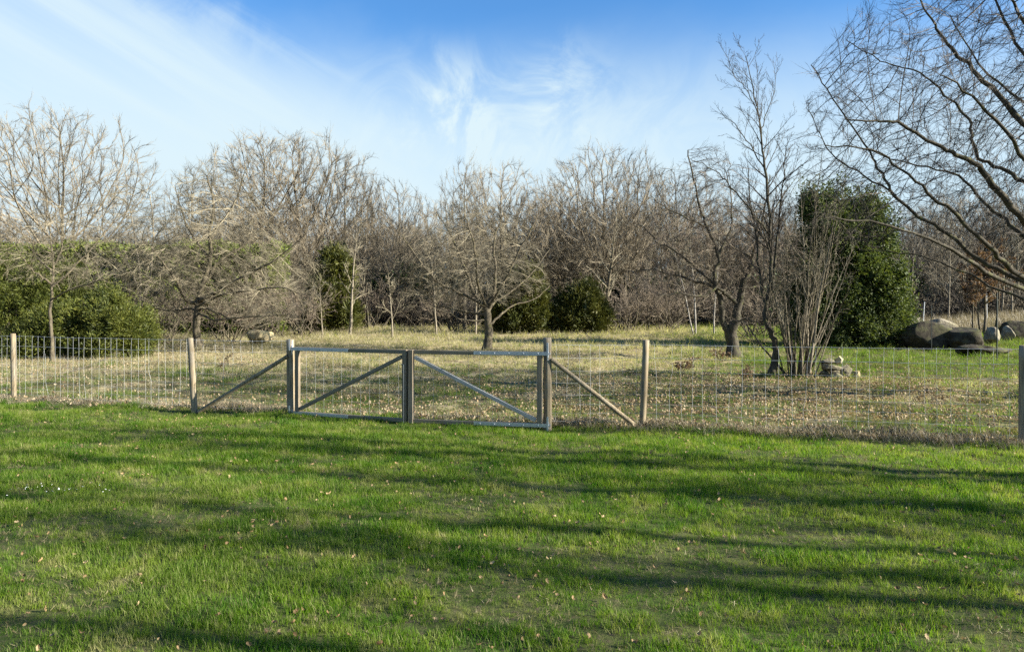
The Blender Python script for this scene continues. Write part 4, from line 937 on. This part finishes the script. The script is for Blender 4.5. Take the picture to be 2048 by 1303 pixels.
def fence(name, label, posts, braces, seed):
    o2 = posts[0][0]; root = empty(name, (o2.x, o2.y, 0)); tag(root, label, 'fence')
    for i, (p, h, r, lean) in enumerate(posts): post(root, o2, p, h, r, lean, seed=seed+i)
    for i in range(len(posts)-1): bay(root, o2, posts[i][0], posts[i+1][0], seed=seed+i*7)
    for a, b_, r in braces:
        rod(root, 'brace', (a[0]-o2.x, a[1]-o2.y, a[2]), (b_[0]-o2.x, b_[1]-o2.y, b_[2]), r, M['wood_x'] if False else M['wood_post'], 0, 12)
    return root
aL = (pL.x-.03, pL.y-.05, .90); bB = (pB.x+.08, pB.y-.06, .03)
fence('wire_fence', 'sheep netting fence on round posts left of the gate', [(pA0, 1.15, .042, 0), (pA, 1.165, .044, -.02), (pB, 1.15, .045, -.075), (pL, 1.145, .058, -.01)], [(aL, bB, .030)], 300)
aR = (pR.x+.05, pR.y-.04, .93); bE = (pE.x-.05, pE.y-.05, .02)
fence('wire_fence', 'sheep netting fence on round posts right of the gate', [(pR, 1.215, .055, .0), (pE, 1.185, .044, .055), (pF, 1.17, .045, 0), (pG, 1.16, .045, 0)], [(aR, bE, .031)], 400)

def gate_leaf(label, a, b_, hingeleft, L0):
    """local x runs from the hinge to the meeting stile, z up"""
    d = b_-a; L = d.length; root = empty('gate_leaf', (a.x, a.y, .035), math.atan2(d.y, d.x)); tag(root, label, 'gate')
    s = 1
    H = 1.0; rw = .055; th = .045
    def bx(name, c, dm, m_, par_=root, bev=.004):
        bm = bmesh.new(); box(bm, (0, 0, 0), dm, bev); o_ = link(name, bm_mesh(name, bm, M[m_]), par_); o_.location = c; return o_
    yf = -.001 if hingeleft else .001
    front = -1 if hingeleft else 1          # side of the leaf that faces the camera
    mx = L-.035
    tr_ = bx('top_rail', ((L-.07)/2, 0, H-rw/2), (L-.07-.003, th, rw), 'wood_x')
    bx('bottom_rail', ((L-.07)/2, 0, rw/2), (L-.07-.003, th, rw), 'wood_x')
    bx('stile', (.05, 0, (H-rw)/2+rw/2-.001), (.07, th+.004, H-2*rw-.004), 'wood_grey')
    bx('stile', (mx, front*.003, H/2), (.068, th+.03, H+.006), 'wood_grey')
    # brace from the foot of the hinge stile to the head of the meeting stile
    a0 = Vector((.09, 0, rw+.03)); a1 = Vector((L-.075, 0, H-rw-.035)); v = a1-a0
    br = bx('brace', (a0+a1)/2+Vector((0, front*.004, 0)), (v.length-.03, .04, .052), 'wood_x' if hingeleft else 'wood_skylit'); br.rotation_euler = (0, -math.atan2(v.z, v.x), 0)
    # galvanised strap hinges
    for z, ln in ((H-rw/2, L0), (rw/2, L0)):
        st = bx('hinge_strap', (ln/2-.03, front*(th/2+.0045), z), (ln+.06, .006, .048), 'steel', bev=.001)
        for k in range(5):
            bm = bmesh.new(); bmesh.ops.create_uvsphere(bm, u_segments=8, v_segments=5, radius=.0105)
            o_ = link('bolt', bm_mesh('bolt', bm, M['steel'], True), st); o_.scale = (1, .6, 1); o_.location = (-ln/2+.10+k*(ln-.10)/4.3, front*.004, 0)
        bm = bmesh.new(); cyl(bm, (-.055, 0, z-.05), (-.055, 0, z+.05), .017, seg=12); cyl(bm, (-.055, 0, z-.09), (-.055, 0, z+.115), .009, seg=8)
        box(bm, (-.075, .0, z), (.03, .05, .03), .002)
        link('hinge_eye', bm_mesh('hinge_eye', bm, M['steel']), root)
        bm = bmesh.new(); box(bm, (-.062, front*.052, z+(.06 if z > .5 else .02)), (.026, .006, .17), .002); link('hinge_plate', bm_mesh('hinge_plate', bm, M['steel']), root)
    rr = random.Random(int(L*1000))
    n_ = int((L-.25)/.155)
    for k in range(n_):
        x = .12+(k+.5)*(L-.21)/n_; pts = []; dr = 0
        for i in range(9): dr += rr.gauss(0, .003); pts.append((x+dr, -front*.026, .03+(H-.06)*i/8))
        link('wire', tube_mesh('wire', [([(pts, [.0012]*9)], 4)], M['wire']), root)
    for h in (.12, .24, .38, .53, .69, .85):
        rod(root, 'wire', (.05, -front*.028, h), (L-.05, -front*.028, h), .0009, M['wire'], .004, 4, .002, rr)
    return root, L, front
pM = pt(816, 850)
rt, L, fr = gate_leaf('left leaf of the wooden field gate, with the steel drop bolt at its free end', Vector((pL.x+.075, pL.y-.06)), Vector((pM.x-.005, pM.y+.01)), True, .98)
bm = bmesh.new(); cyl(bm, (L-.035, fr*.056, .0), (L-.035, fr*.056, .80), .009, seg=8); cyl(bm, (L-.035, fr*.056, .80), (L-.07, fr*.07, .80), .008, seg=8)
box(bm, (L-.035, fr*.046, .70), (.05, .012, .035), .001); box(bm, (L-.035, fr*.046, .25), (.05, .012, .035), .001)
link('drop_bolt', bm_mesh('drop_bolt', bm, M['dark_steel']), rt)
gate_leaf('right leaf of the wooden field gate, hung on the thick post by the round brace', Vector((pR.x-.055, pR.y-.06)), Vector((pM.x+.012, pM.y+.0)), False, .95)

# stakes of the light wire fence at the boulders
def stake(label, px, py0, py1, D, r, m_, lean=0.0, name='fence_stake', cat='stake'):
    p0 = W(px, py1, D); p1 = W(px+lean, py0, D); bm = bmesh.new(); cyl(bm, (0, 0, -.05), p1-p0, r, seg=8); o_ = link(name, bm_mesh(name, bm, M[m_])); o_.location = p0; return tag(o_, label, cat)
stake('dark green metal stake standing in front of the low flat boulder', 1994, 585, 722, 23.8, .020, 'green_post')
stake('thin dark stake in front of the bulkiest boulder', 1863, 610, 706, 26.6, .012, 'green_post')
stake('pale leaning metal rod rising behind the boulders', 1844, 603, 675, 35, .022, 'wire', 5)
stake('pale upright stake behind the beech', 1975, 585, 668, 39, .018, 'wire', -2)
wf = empty('wire_fence', W(1863, 660, 26.6)); tag(wf, 'three thin strands strung between the dark stakes before the boulders', 'fence')
for dz in (.32, .05, -.25):
    a = W(1863, 660, 26.6); b_ = W(1994, 660, 23.8); z = dz; rod(wf, 'wire', (0, 0, z), (b_.x-a.x, b_.y-a.y, z-.04), .0022, M['dark_steel'], .03, 4); rod(wf, 'wire', (-3.2, 2.2, z), (0, 0, z), .0022, M['dark_steel'], .03, 4)

# pale timber frame far off in the wood, and the white stakes beside it
fb = base(817, 60); fr_ = empty('timber_frame', fb); tag(fr_, 'small white framed shelter with grey boards seen far off under the trees', 'shelter')
bt = CAMH-(607-HY)/F*60-fb.z
for x in (-.26, .26):
    bm = bmesh.new(); box(bm, (x, 0, bt/2), (.09, .09, bt), .005); link('post', bm_mesh('post', bm, M['white_paint']), fr_)
bm = bmesh.new(); box(bm, (0, -.01, bt+.04), (.75, .14, .07), .005); link('lintel', bm_mesh('lintel', bm, M['white_paint']), fr_)
for k in range(5):
    bm = bmesh.new(); box(bm, (0, .06, .12+k*.2), (.42, .02, .19), .003); link('board', bm_mesh('board', bm, M['grey_board']), fr_)
for k, px in enumerate([770, 778, 792, 833, 845, 852]):
    bm = bmesh.new(); h = [.55, .8, .7, .6, .5, .5][k]; box(bm, (0, 0, h/2-.05), (.07, .07, h), .004); o_ = link('white_stake', bm_mesh('white_stake', bm, M['white_paint'])); o_.location = base(px, 59+k*.2)
    tag(o_, 'short white stake beside the far white framed shelter', 'stake', 'white stakes by the shelter')

# ------------------------------------------------------------------ scattering (ground cover nobody could count)
def scatter(name, P, rot, scl, ix, protos, label, kind='stuff', cat=None):
    n_ = len(P); me = bpy.data.meshes.new(name); me.vertices.add(n_); me.vertices.foreach_set('co', np.asarray(P, np.float32).ravel())
    for nm, tp, key, arr in (('rot', 'FLOAT_VECTOR', 'vector', rot), ('scl', 'FLOAT', 'value', scl), ('ix', 'INT', 'value', ix)):
        a = me.attributes.new(nm, tp, 'POINT'); a.data.foreach_set(key, np.asarray(arr, np.int32 if tp == 'INT' else np.float32).ravel())
    o_ = link(name, me); tag(o_, label, None, None, kind)
    c = bpy.data.collections.new(name+'_pieces')
    for i, m_ in enumerate(protos): c.objects.link(bpy.data.objects.new('%s_piece_%02d' % (name, i), m_))
    ng = bpy.data.node_groups.new(name, 'GeometryNodeTree'); ng.interface.new_socket('Geometry', in_out='INPUT', socket_type='NodeSocketGeometry'); ng.interface.new_socket('Geometry', in_out='OUTPUT', socket_type='NodeSocketGeometry')
    N = ng.nodes; Lk = ng.links; gi = N.new('NodeGroupInput'); go = N.new('NodeGroupOutput'); ip = N.new('GeometryNodeInstanceOnPoints')
    ci = N.new('GeometryNodeCollectionInfo'); ci.inputs['Collection'].default_value = c; ci.inputs['Separate Children'].default_value = True; ci.inputs['Reset Children'].default_value = True
    def at(nm, tp):
        a = N.new('GeometryNodeInputNamedAttribute'); a.data_type = tp; a.inputs['Name'].default_value = nm; return a.outputs[0]
    er = N.new('FunctionNodeEulerToRotation'); Lk.new(at('rot', 'FLOAT_VECTOR'), er.inputs[0])
    Lk.new(gi.outputs[0], ip.inputs['Points']); Lk.new(ci.outputs[0], ip.inputs['Instance']); ip.inputs['Pick Instance'].default_value = True
    Lk.new(at('ix', 'INT'), ip.inputs['Instance Index']); Lk.new(er.outputs[0], ip.inputs['Rotation']); Lk.new(at('scl', 'FLOAT'), ip.inputs['Scale']); Lk.new(ip.outputs[0], go.inputs[0])
    md = o_.modifiers.new('scatter', 'NODES'); md.node_group = ng; return o_
def tuft(nb, h, wd, rad, lean, seed, material, seg=2, curl=.5):
    rng = np.random.default_rng(seed); V = []; Fq = []; Ft = []; o_ = 0
    for i in range(nb):
        a = rng.uniform(0, 6.28); r = rad*math.sqrt(rng.random()); p = np.array([r*math.cos(a), r*math.sin(a), -.004]); az_ = rng.uniform(0, 6.28)
        ln = abs(rng.normal(0, lean))+.05; d = np.array([math.cos(az_)*math.sin(ln), math.sin(az_)*math.sin(ln), math.cos(ln)]); H = h*rng.uniform(.55, 1.2)
        sd = np.array([-math.sin(az_), math.cos(az_), 0])*wd*rng.uniform(.7, 1.2)*.5
        if rng.random() < .5: th = rng.uniform(-1, 1); sd = np.array([sd[0]*math.cos(th)-sd[1]*math.sin(th), sd[0]*math.sin(th)+sd[1]*math.cos(th), 0])
        q1 = p+d*H*.5; d2 = d+np.array([math.cos(az_), math.sin(az_), -.3])*curl*rng.random(); d2 /= np.linalg.norm(d2); q2 = q1+d2*H*.5
        V += [p-sd, p+sd, q1+sd*.8, q1-sd*.8, q2]; Fq.append([o_, o_+1, o_+2, o_+3]); Ft.append([o_+3, o_+2, o_+4]); o_ += 5
    return mesh_np('tuft', np.array(V), [np.array(Fq), np.array(Ft)], material)
rng = np.random.default_rng(12)
def frustum_pts(n_, y0, y1, pw, margin=1.5, slope=.70):
    """points in the ground area the photograph sees, thinning with distance"""
    u = rng.random(n_); y = (y0**pw+(y1**pw-y0**pw)*u)**(1/pw); x = rng.uniform(-1, 1, n_)*(y*slope+margin); return x, y
# lawn
x, y = frustum_pts(88000, 2.7, 14.5, 1.15, 1.6); f_ = y-fence_y(x); keep = (f_ < -.02+rng.normal(0, .09, len(x))); x, y = x[keep], y[keep]
_bare = True
def vnoise(x, y, s, seed=0):
    return np.sin(x*s+1.3*np.sin(y*s*.8+seed))*np.sin(y*s*1.13+1.1*np.sin(x*s*.7+seed*2))
wear = .5*vnoise(x, y, 1.35, 4)+.35*vnoise(x, y, 3.3, 7)+.25*vnoise(x, y, 9, 1); keep = rng.random(len(x)) > np.clip((wear-.2)*1.8, 0, .55); x, y, wear = x[keep], y[keep], wear[keep]
hmul = (1-.35*np.clip(wear*2, 0, 1))*(1+.22*vnoise(x, y, 3.1)+.15*vnoise(x, y, 8, 2)); dfac = .85+.06*np.clip(y-4, 0, 8)
P = np.stack([x, y, gz(x, y)], 1); n_ = len(x)
rot = np.stack([rng.normal(0, .12, n_), rng.normal(0, .12, n_), rng.uniform(0, 6.28, n_)], 1)
scatter('lawn_grass', P, rot, np.clip(hmul, .55, 1.5)*dfac*rng.uniform(.75, 1.2, n_), rng.integers(0, 6, n_), [tuft(15, .056, .0036, .045, .42, 500+i, M['lawn']) for i in range(6)], 'short green lawn grass in front of the fence')
n_ = 26000; x, y = frustum_pts(n_, 2.7, 14.5, 1.15, 1.6); f_ = y-fence_y(x); wear = .5*vnoise(x, y, 1.35, 4)+.35*vnoise(x, y, 3.3, 7)+.25*vnoise(x, y, 9, 1); keep = (f_ < 0) & (rng.random(n_) < np.clip(.08+wear*2.0, 0, 1)); x, y = x[keep], y[keep]; n_ = len(x)
scatter('lawn_thatch', np.stack([x, y, gz(x, y)], 1), np.stack([rng.normal(0, .4, n_), rng.normal(0, .4, n_), rng.uniform(0, 6.28, n_)], 1), rng.uniform(.5, 1.1, n_), rng.integers(0, 3, n_), [tuft(12, .05, .003, .05, 1.2, 510+i, M['thatch'], curl=.9) for i in range(3)], 'dry thatch and moss in the worn places of the lawn')
# meadow beyond the fence
x, y = frustum_pts(165000, 7.0, 60, .62, 3); f_ = y-fence_y(x); litter = 1.1*np.exp(-((x-5.0)/4.2)**2-((y-15.5)/3.0)**2)+.5*np.exp(-((x-5)/5)**2-((y-11.8)/2.2)**2)
bald = np.clip((vnoise(x*.55, y*1.5, 1.6, 11)*.6+vnoise(x, y, 4.1, 5)*.4-.12)*2.4, 0, .85)
keep = (f_ > .05+rng.normal(0, .07, len(x))) & (rng.random(len(x)) > np.clip(litter*.6, 0, .7)) & (rng.random(len(x)) > bald); x, y = x[keep], y[keep]; n_ = len(x)
patch = vnoise(x, y, 1.1, 3)*.5+vnoise(x, y, 2.7, 1)*.5
P = np.stack([x, y, gz(x, y)], 1); rot = np.stack([rng.normal(0, .3, n_), rng.normal(0, .3, n_), rng.uniform(0, 6.28, n_)], 1)
scl = (.8+np.clip((y-12)/22, 0, 1.6))*np.clip(1+.45*patch, .5, 1.6)*rng.uniform(.6, 1.25, n_)
flat = np.where(rng.random(n_) < .45, rng.integers(5, 9, n_), rng.integers(0, 5, n_))
protos = [tuft(13, .062, .0048, .06, .65, 520+i, M['field']) for i in range(5)]+[tuft(14, .15, .0055, .08, 1.25, 540+i, M['field'], curl=.9) for i in range(4)]
scatter('meadow_grass', P, rot, scl, flat, protos, 'rough dry and green meadow grass behind the fence')
# the unmown strip of dead grass along the fence
n_ = 5200; x = rng.uniform(-13, 9, n_); y = fence_y(x)+rng.normal(-.02, .13, n_); gap = (x > -3.1) & (x < .3); keep = ~(gap & (rng.random(n_) < .75)) & ~((x < -5) & (rng.random(n_) < .55)); x, y = x[keep], y[keep]; n_ = len(x)
P = np.stack([x, y, gz(x, y)], 1); rot = np.stack([rng.normal(0, .35, n_), rng.normal(0, .35, n_), rng.uniform(0, 6.28, n_)], 1)
scatter('dead_grass', P, rot, rng.uniform(.6, 1.4, n_), rng.integers(0, 4, n_), [tuft(18, .13, .0036, .07, .95, 560+i, M['straw'], curl=1.0) for i in range(4)], 'brown dead grass left unmown along the foot of the fence')
# fallen leaves
def leaf_mesh(seed, material):
    rr = random.Random(seed); out_ = []; n2 = 7; L = .062; pts = []
    curl = rr.uniform(8, 34); cup = rr.uniform(8, 55)
    prof = [.02, .30, .22, .42, .30, .40, .05]
    for i in range(n2):
        t_ = i/(n2-1); y_ = (t_-.5)*L; wv = prof[i]*L*.75; z = curl*y_*y_
        for s in (-1, 0, 1): pts.append((s*wv, y_+(0 if s == 0 else -.004), z+(cup*wv*wv if s else 0)+rr.uniform(-.002, .002)+.004))
    fq = []
    for i in range(n2-1):
        for s in (0, 1): a = i*3+s; fq.append((a, a+1, a+4, a+3))
    return mesh_np('leaf', np.array(pts), [np.array(fq)], material)
leaves = [leaf_mesh(600+i, M['dead_leaf']) for i in range(6)]
xa, ya = frustum_pts(110000, 8.0, 30, .8, 2); f_ = ya-fence_y(xa)
dens = .09+1.2*np.exp(-((xa-5.0)/4.2)**2-((ya-15.5)/3.0)**2)+.16*np.exp(-((xa+.5)/4.5)**2-((ya-12.5)/2.0)**2)+.45*np.exp(-((f_+.05)/.3)**2)+.35*np.exp(-((xa-5)/4.5)**2-((ya-11.5)/2.0)**2)+.35*np.exp(-((xa+9)/5)**2-((ya-22)/2.5)**2)
dens *= .45+.95*np.clip(.5+.8*vnoise(xa, ya, 2.4, 5)+.5*vnoise(xa, ya, 6.1, 2), 0, 1.6)
k = (rng.random(len(xa)) < dens) & (f_ > -.25); xa, ya = xa[k], ya[k]; n_ = len(xa)
P = np.stack([xa, ya, gz(xa, ya)+.025+rng.random(n_)*.05], 1); rot = np.stack([rng.normal(0, .8, n_), rng.normal(0, .5, n_), rng.uniform(0, 6.28, n_)], 1)
scatter('leaf_litter', P, rot, rng.uniform(.45, .95, n_), rng.integers(0, 6, n_), leaves, 'brown fallen leaves scattered over the meadow and along the fence')
leaves2 = [leaf_mesh(620+i, M['lawn_leaf']) for i in range(6)]
xa, ya = frustum_pts(6500, 3.0, 12.5, 1.2, .8); f_ = ya-fence_y(xa); k = (f_ < -.1) & (rng.random(len(xa)) < .16+.55*np.clip(vnoise(xa, ya, 2.2, 9), 0, 1)+.35*np.exp(f_/.6)); xa, ya = xa[k], ya[k]; n_ = len(xa)
P = np.stack([xa, ya, gz(xa, ya)+.018+rng.random(n_)*.02], 1); rot = np.stack([rng.normal(0, .7, n_), rng.normal(0, .7, n_), rng.uniform(0, 6.28, n_)], 1)
scatter('fallen_leaves', P, rot, rng.uniform(.28, .62, n_), rng.integers(0, 6, n_), leaves2, 'pale brown oak leaves lying singly on the lawn')
# daisies
bm = bmesh.new()
for k in range(10):
    a = 2*math.pi*k/10; v = [bm.verts.new((0, 0, .004)), bm.verts.new((.011*math.cos(a-.2), .011*math.sin(a-.2), .003)), bm.verts.new((.012*math.cos(a+.2), .012*math.sin(a+.2), .005))]; bm.faces.new(v)
dm = bm_mesh('daisy', bm, M['daisy'])
n_ = 46; c0 = pt(45, 985); xa = c0.x+rng.normal(0, .42, n_); ya = c0.y+.02*xa+rng.normal(0, .09, n_); P = np.stack([xa, ya, gz(xa, ya)+.05], 1)
scatter('daisies', P, np.stack([rng.normal(.3, .3, n_), rng.normal(0, .3, n_), rng.uniform(0, 6, n_)], 1), rng.uniform(.5, .8, n_), np.zeros(n_), [dm], 'small white daisies in the lawn at left')

# undergrowth at the foot of the wood
def tangle(seed, n_, L, mt, up=.6):
    random.seed(seed); out = new_out(); P_ = par(num=[7, 4, 0, 0, 0, 0], nseg=[5, 3, 2, 2, 2, 2], lr=[.5, .5, .5, .5, .5], rmin=.009, maxlev=2, wob=[.25, .3, .3, .3, .3, .3], trop=[-.02, 0, 0, 0, 0, 0])
    for k in range(n_):
        a = rnd(0, 6.28); grow(out, (rnd(-.5, .5), rnd(-.5, .5), 0), nrm((math.cos(a), math.sin(a), rnd(.4, 1.6)*up*2)), L*rnd(.6, 1.2), .014, 0, P_)
    return tube_mesh('tangle', [(out[0], 4), (out[1], 3), (out[2], 3)], mt, False)
n_ = 1300; y = rng.uniform(45.5, 75, n_); x = rng.uniform(-1, 1, n_)*(y*.72+6); keep = ~((x < -12) & (y < 43)); x, y = x[keep], y[keep]; n_ = len(x)
P = np.stack([x, y, gz(x, y)-.05], 1)
scatter('undergrowth', P, np.stack([np.zeros(n_), np.zeros(n_), rng.uniform(0, 6.28, n_)], 1), rng.uniform(.8, 1.8, n_), rng.integers(0, 4, n_), [tangle(700+i, 26, 1.5, M['twig_dark'] if i % 2 else M['twig_back']) for i in range(4)], 'dark brambly undergrowth at the foot of the wood')
# low dark evergreen scrub inside the wood
eg = foliage_mesh('scrub', [(0, 0, .9, 1.3, 1.1, 1.0), (.8, .2, .6, .9, .9, .7), (-.9, .1, .7, .8, .8, .8)], 190, 14, .18, 1.8, 3, .5, .12, .03, M['ivy'], 88, .3, .2, 200)
n_ = 120; y = rng.uniform(47, 72, n_); x = rng.uniform(-1, 1, n_)*(y*.72+6); P = np.stack([x, y, gz(x, y)-.1], 1)
scatter('evergreen_scrub', P, np.stack([np.zeros(n_), np.zeros(n_), rng.uniform(0, 6.28, n_)], 1), rng.uniform(.7, 1.9, n_), np.zeros(n_), [eg], 'dark ivy and evergreen scrub inside the wood')
# the wood goes on beyond the trees one can tell apart
n_ = 110; y = rng.uniform(80, 170, n_); x = rng.uniform(-1, 1, n_)*(y*.75+15); P = np.stack([x, y, gz(x, y)], 1)
scatter('distant_wood', P, np.stack([np.zeros(n_), np.zeros(n_), rng.uniform(0, 6.28, n_)], 1), rng.uniform(.55, .9, n_), rng.integers(0, 3, n_), [PRO['oak'][0][1], PRO['oak'][1][1], PRO['tall'][0][1]], 'bare grey wood in the far distance')
n_ = 900; y = rng.uniform(75, 170, n_); x = rng.uniform(-1, 1, n_)*(y*.75+15); P = np.stack([x, y, gz(x, y)-.1], 1)
scatter('distant_undergrowth', P, np.stack([np.zeros(n_), np.zeros(n_), rng.uniform(0, 6.28, n_)], 1), rng.uniform(1.5, 3.2, n_), rng.integers(0, 2, n_), [tangle(720+i, 26, 1.5, M['twig_back']) for i in range(2)], 'scrub in the far part of the wood')
# dry grasses behind the boulders
n_ = 1500; x = rng.uniform(15, 29, n_); y = 36+rng.uniform(0, 7, n_)+.2*(x-15); P = np.stack([x, y, gz(x, y)], 1)
scatter('tall_dry_grass', P, np.stack([rng.normal(0, .1, n_), rng.normal(0, .1, n_), rng.uniform(0, 6, n_)], 1), rng.uniform(.7, 1.3, n_), rng.integers(0, 3, n_), [tuft(14, .75, .012, .12, .25, 580+i, M['straw'], curl=.4) for i in range(3)], 'tall pale dead grass behind the boulders')

# ------------------------------------------------------------------ small plants
def weed(name, label, px, D, H, n_, mt, seed, leaves_=0, cat='plant', arch=0.0, spread=.5, r=.006, lift=0):
    random.seed(seed); root = empty(name, base(px, D)); tag(root, label, cat); out = new_out()
    P_ = par(num=[6, 3, 0, 0, 0, 0], nseg=[7, 4, 3, 2, 2, 2], lr=[.4, .5, .5, .5, .5], rmin=.0028, maxlev=2, trop=[-arch, 0, 0, 0, 0, 0], wob=[.12, .25, .3, .3, .3, .3])
    for k in range(n_):
        a = rnd(0, 6.28); grow(out, (rnd(-.12, .12), rnd(-.12, .12), -.02), nrm((math.cos(a)*spread, math.sin(a)*spread, 1)), H*rnd(.6, 1.15), r, 0, P_)
    link('stems', tube_mesh('stems', [(out[0], 5), (out[1], 3), (out[2], 3)], M[mt], False), root)
    if leaves_:
        tips = np.array([p for l in out[2]+out[1] for p in l[0][1:]]); rg = np.random.default_rng(seed); tips = tips[rg.random(len(tips)) < leaves_]
        V, f = sprigs(tips, np.tile([0, 0, -.2], (len(tips), 1)), 1.0, 2, .8, .06, .02, rg); link('leaves', mesh_np('leaves', V, [f], M['beech_leaf']), root)
    return root
weed('bramble', 'arching bramble stems just right of the thick gate post', 1170, 21.5, .95, 16, 'twig_brown', 801, 0, 'bramble', .16, .8)
weed('bramble', 'tangled low bramble behind the right gate post', 1120, 20.5, .6, 14, 'twig_dark', 802, 0, 'bramble', .18, 1.0)
weed('oak_seedling', 'small shrub holding brown leaves left of the gnarled tree', 1365, 19.5, .45, 12, 'twig_brown', 803, .35, 'shrub', 0, .7)
weed('oak_seedling', 'small brown leaved shrub at the foot of the gnarled tree', 1443, 23.0, .5, 10, 'twig_brown', 804, .3, 'shrub', 0, .7)
weed('dead_weed', 'thin branched dead weed beside the round post right of the gate', 1273, 14.5, .55, 3, 'twig_brown', 805, 0, 'plant', 0, .25)
weed('dead_weed', 'dry branched weed stalk between the leaning post and the gate', 445, 18.5, .6, 4, 'twig_brown', 806, .15, 'plant', 0, .3)
weed('dead_weed', 'dry weed stalk in the dead grass near the left fence middle', 228, 17.5, .35, 8, 'twig_brown', 807, 0, 'plant', .05, .9)
weed('dead_weed', 'bare thin twigs under the junipers behind the left netting', 130, 19.5, .6, 12, 'twig_brown', 808, 0, 'plant', .03, .6)
weed('dead_weed', 'low twiggy seedling with a few dry leaves left of the kinked trunk', 1490, 16.5, .4, 7, 'twig_brown', 809, .3, 'plant', 0, .6)
# low brush pile of pale sticks under the broad tree
random.seed(900); root = empty('brush_pile', base(425, 27.5)); tag(root, 'loose heap of pale dead sticks under the broad tree left of the gate', 'brush pile')
for k in range(40):
    a = rnd(-.5, .5)+(math.pi if k % 2 else 0); L = rnd(.5, 1.2); x = rnd(-1.3, .9); yy = rnd(-.8, .8); o2 = new_out()
    grow(o2, (x, yy, rnd(.0, .25)), nrm((math.cos(a), math.sin(a), rnd(-.05, .25))), L, rnd(.008, .02), 0, par(num=[6, 3, 0, 0, 0, 0], nseg=[6, 4, 2, 2, 2, 2], lr=[.4, .5, .5, .5, .5], rmin=.005, maxlev=2, trop=[-.03, 0, 0, 0, 0, 0]))
    link('stick', tube_mesh('stick', [(o2[0], 5), (o2[1], 3), (o2[2], 3)], M['twig_tan'], False), root)
for lab, px, D, L, a in [('pale fallen stick lying on the field behind the left netting', 120, 17.8, 1.4, .2), ('fallen dead branch lying behind the brace left of the gate', 470, 15.8, 1.1, -.15)]:
    random.seed(int(px)); o2 = new_out(); grow(o2, (0, 0, .05), nrm((math.cos(a), math.sin(a), .02)), L, .018, 0, par(num=[4, 2, 0, 0, 0, 0], maxlev=2, rmin=.004, lr=[.3, .4, .4, .4, .4]))
    o_ = link('fallen_branch', tube_mesh('fallen_branch', [(o2[0], 6), (o2[1], 4), (o2[2], 3)], M['bark_pale'], False)); o_.location = base(px, D); tag(o_, lab, 'branch')
print('TRIS', sum(sum(len(p.vertices)-2 for p in m.polygons) if len(m.polygons) < 1000 else len(m.loops)-2*len(m.polygons) for m in bpy.data.meshes))
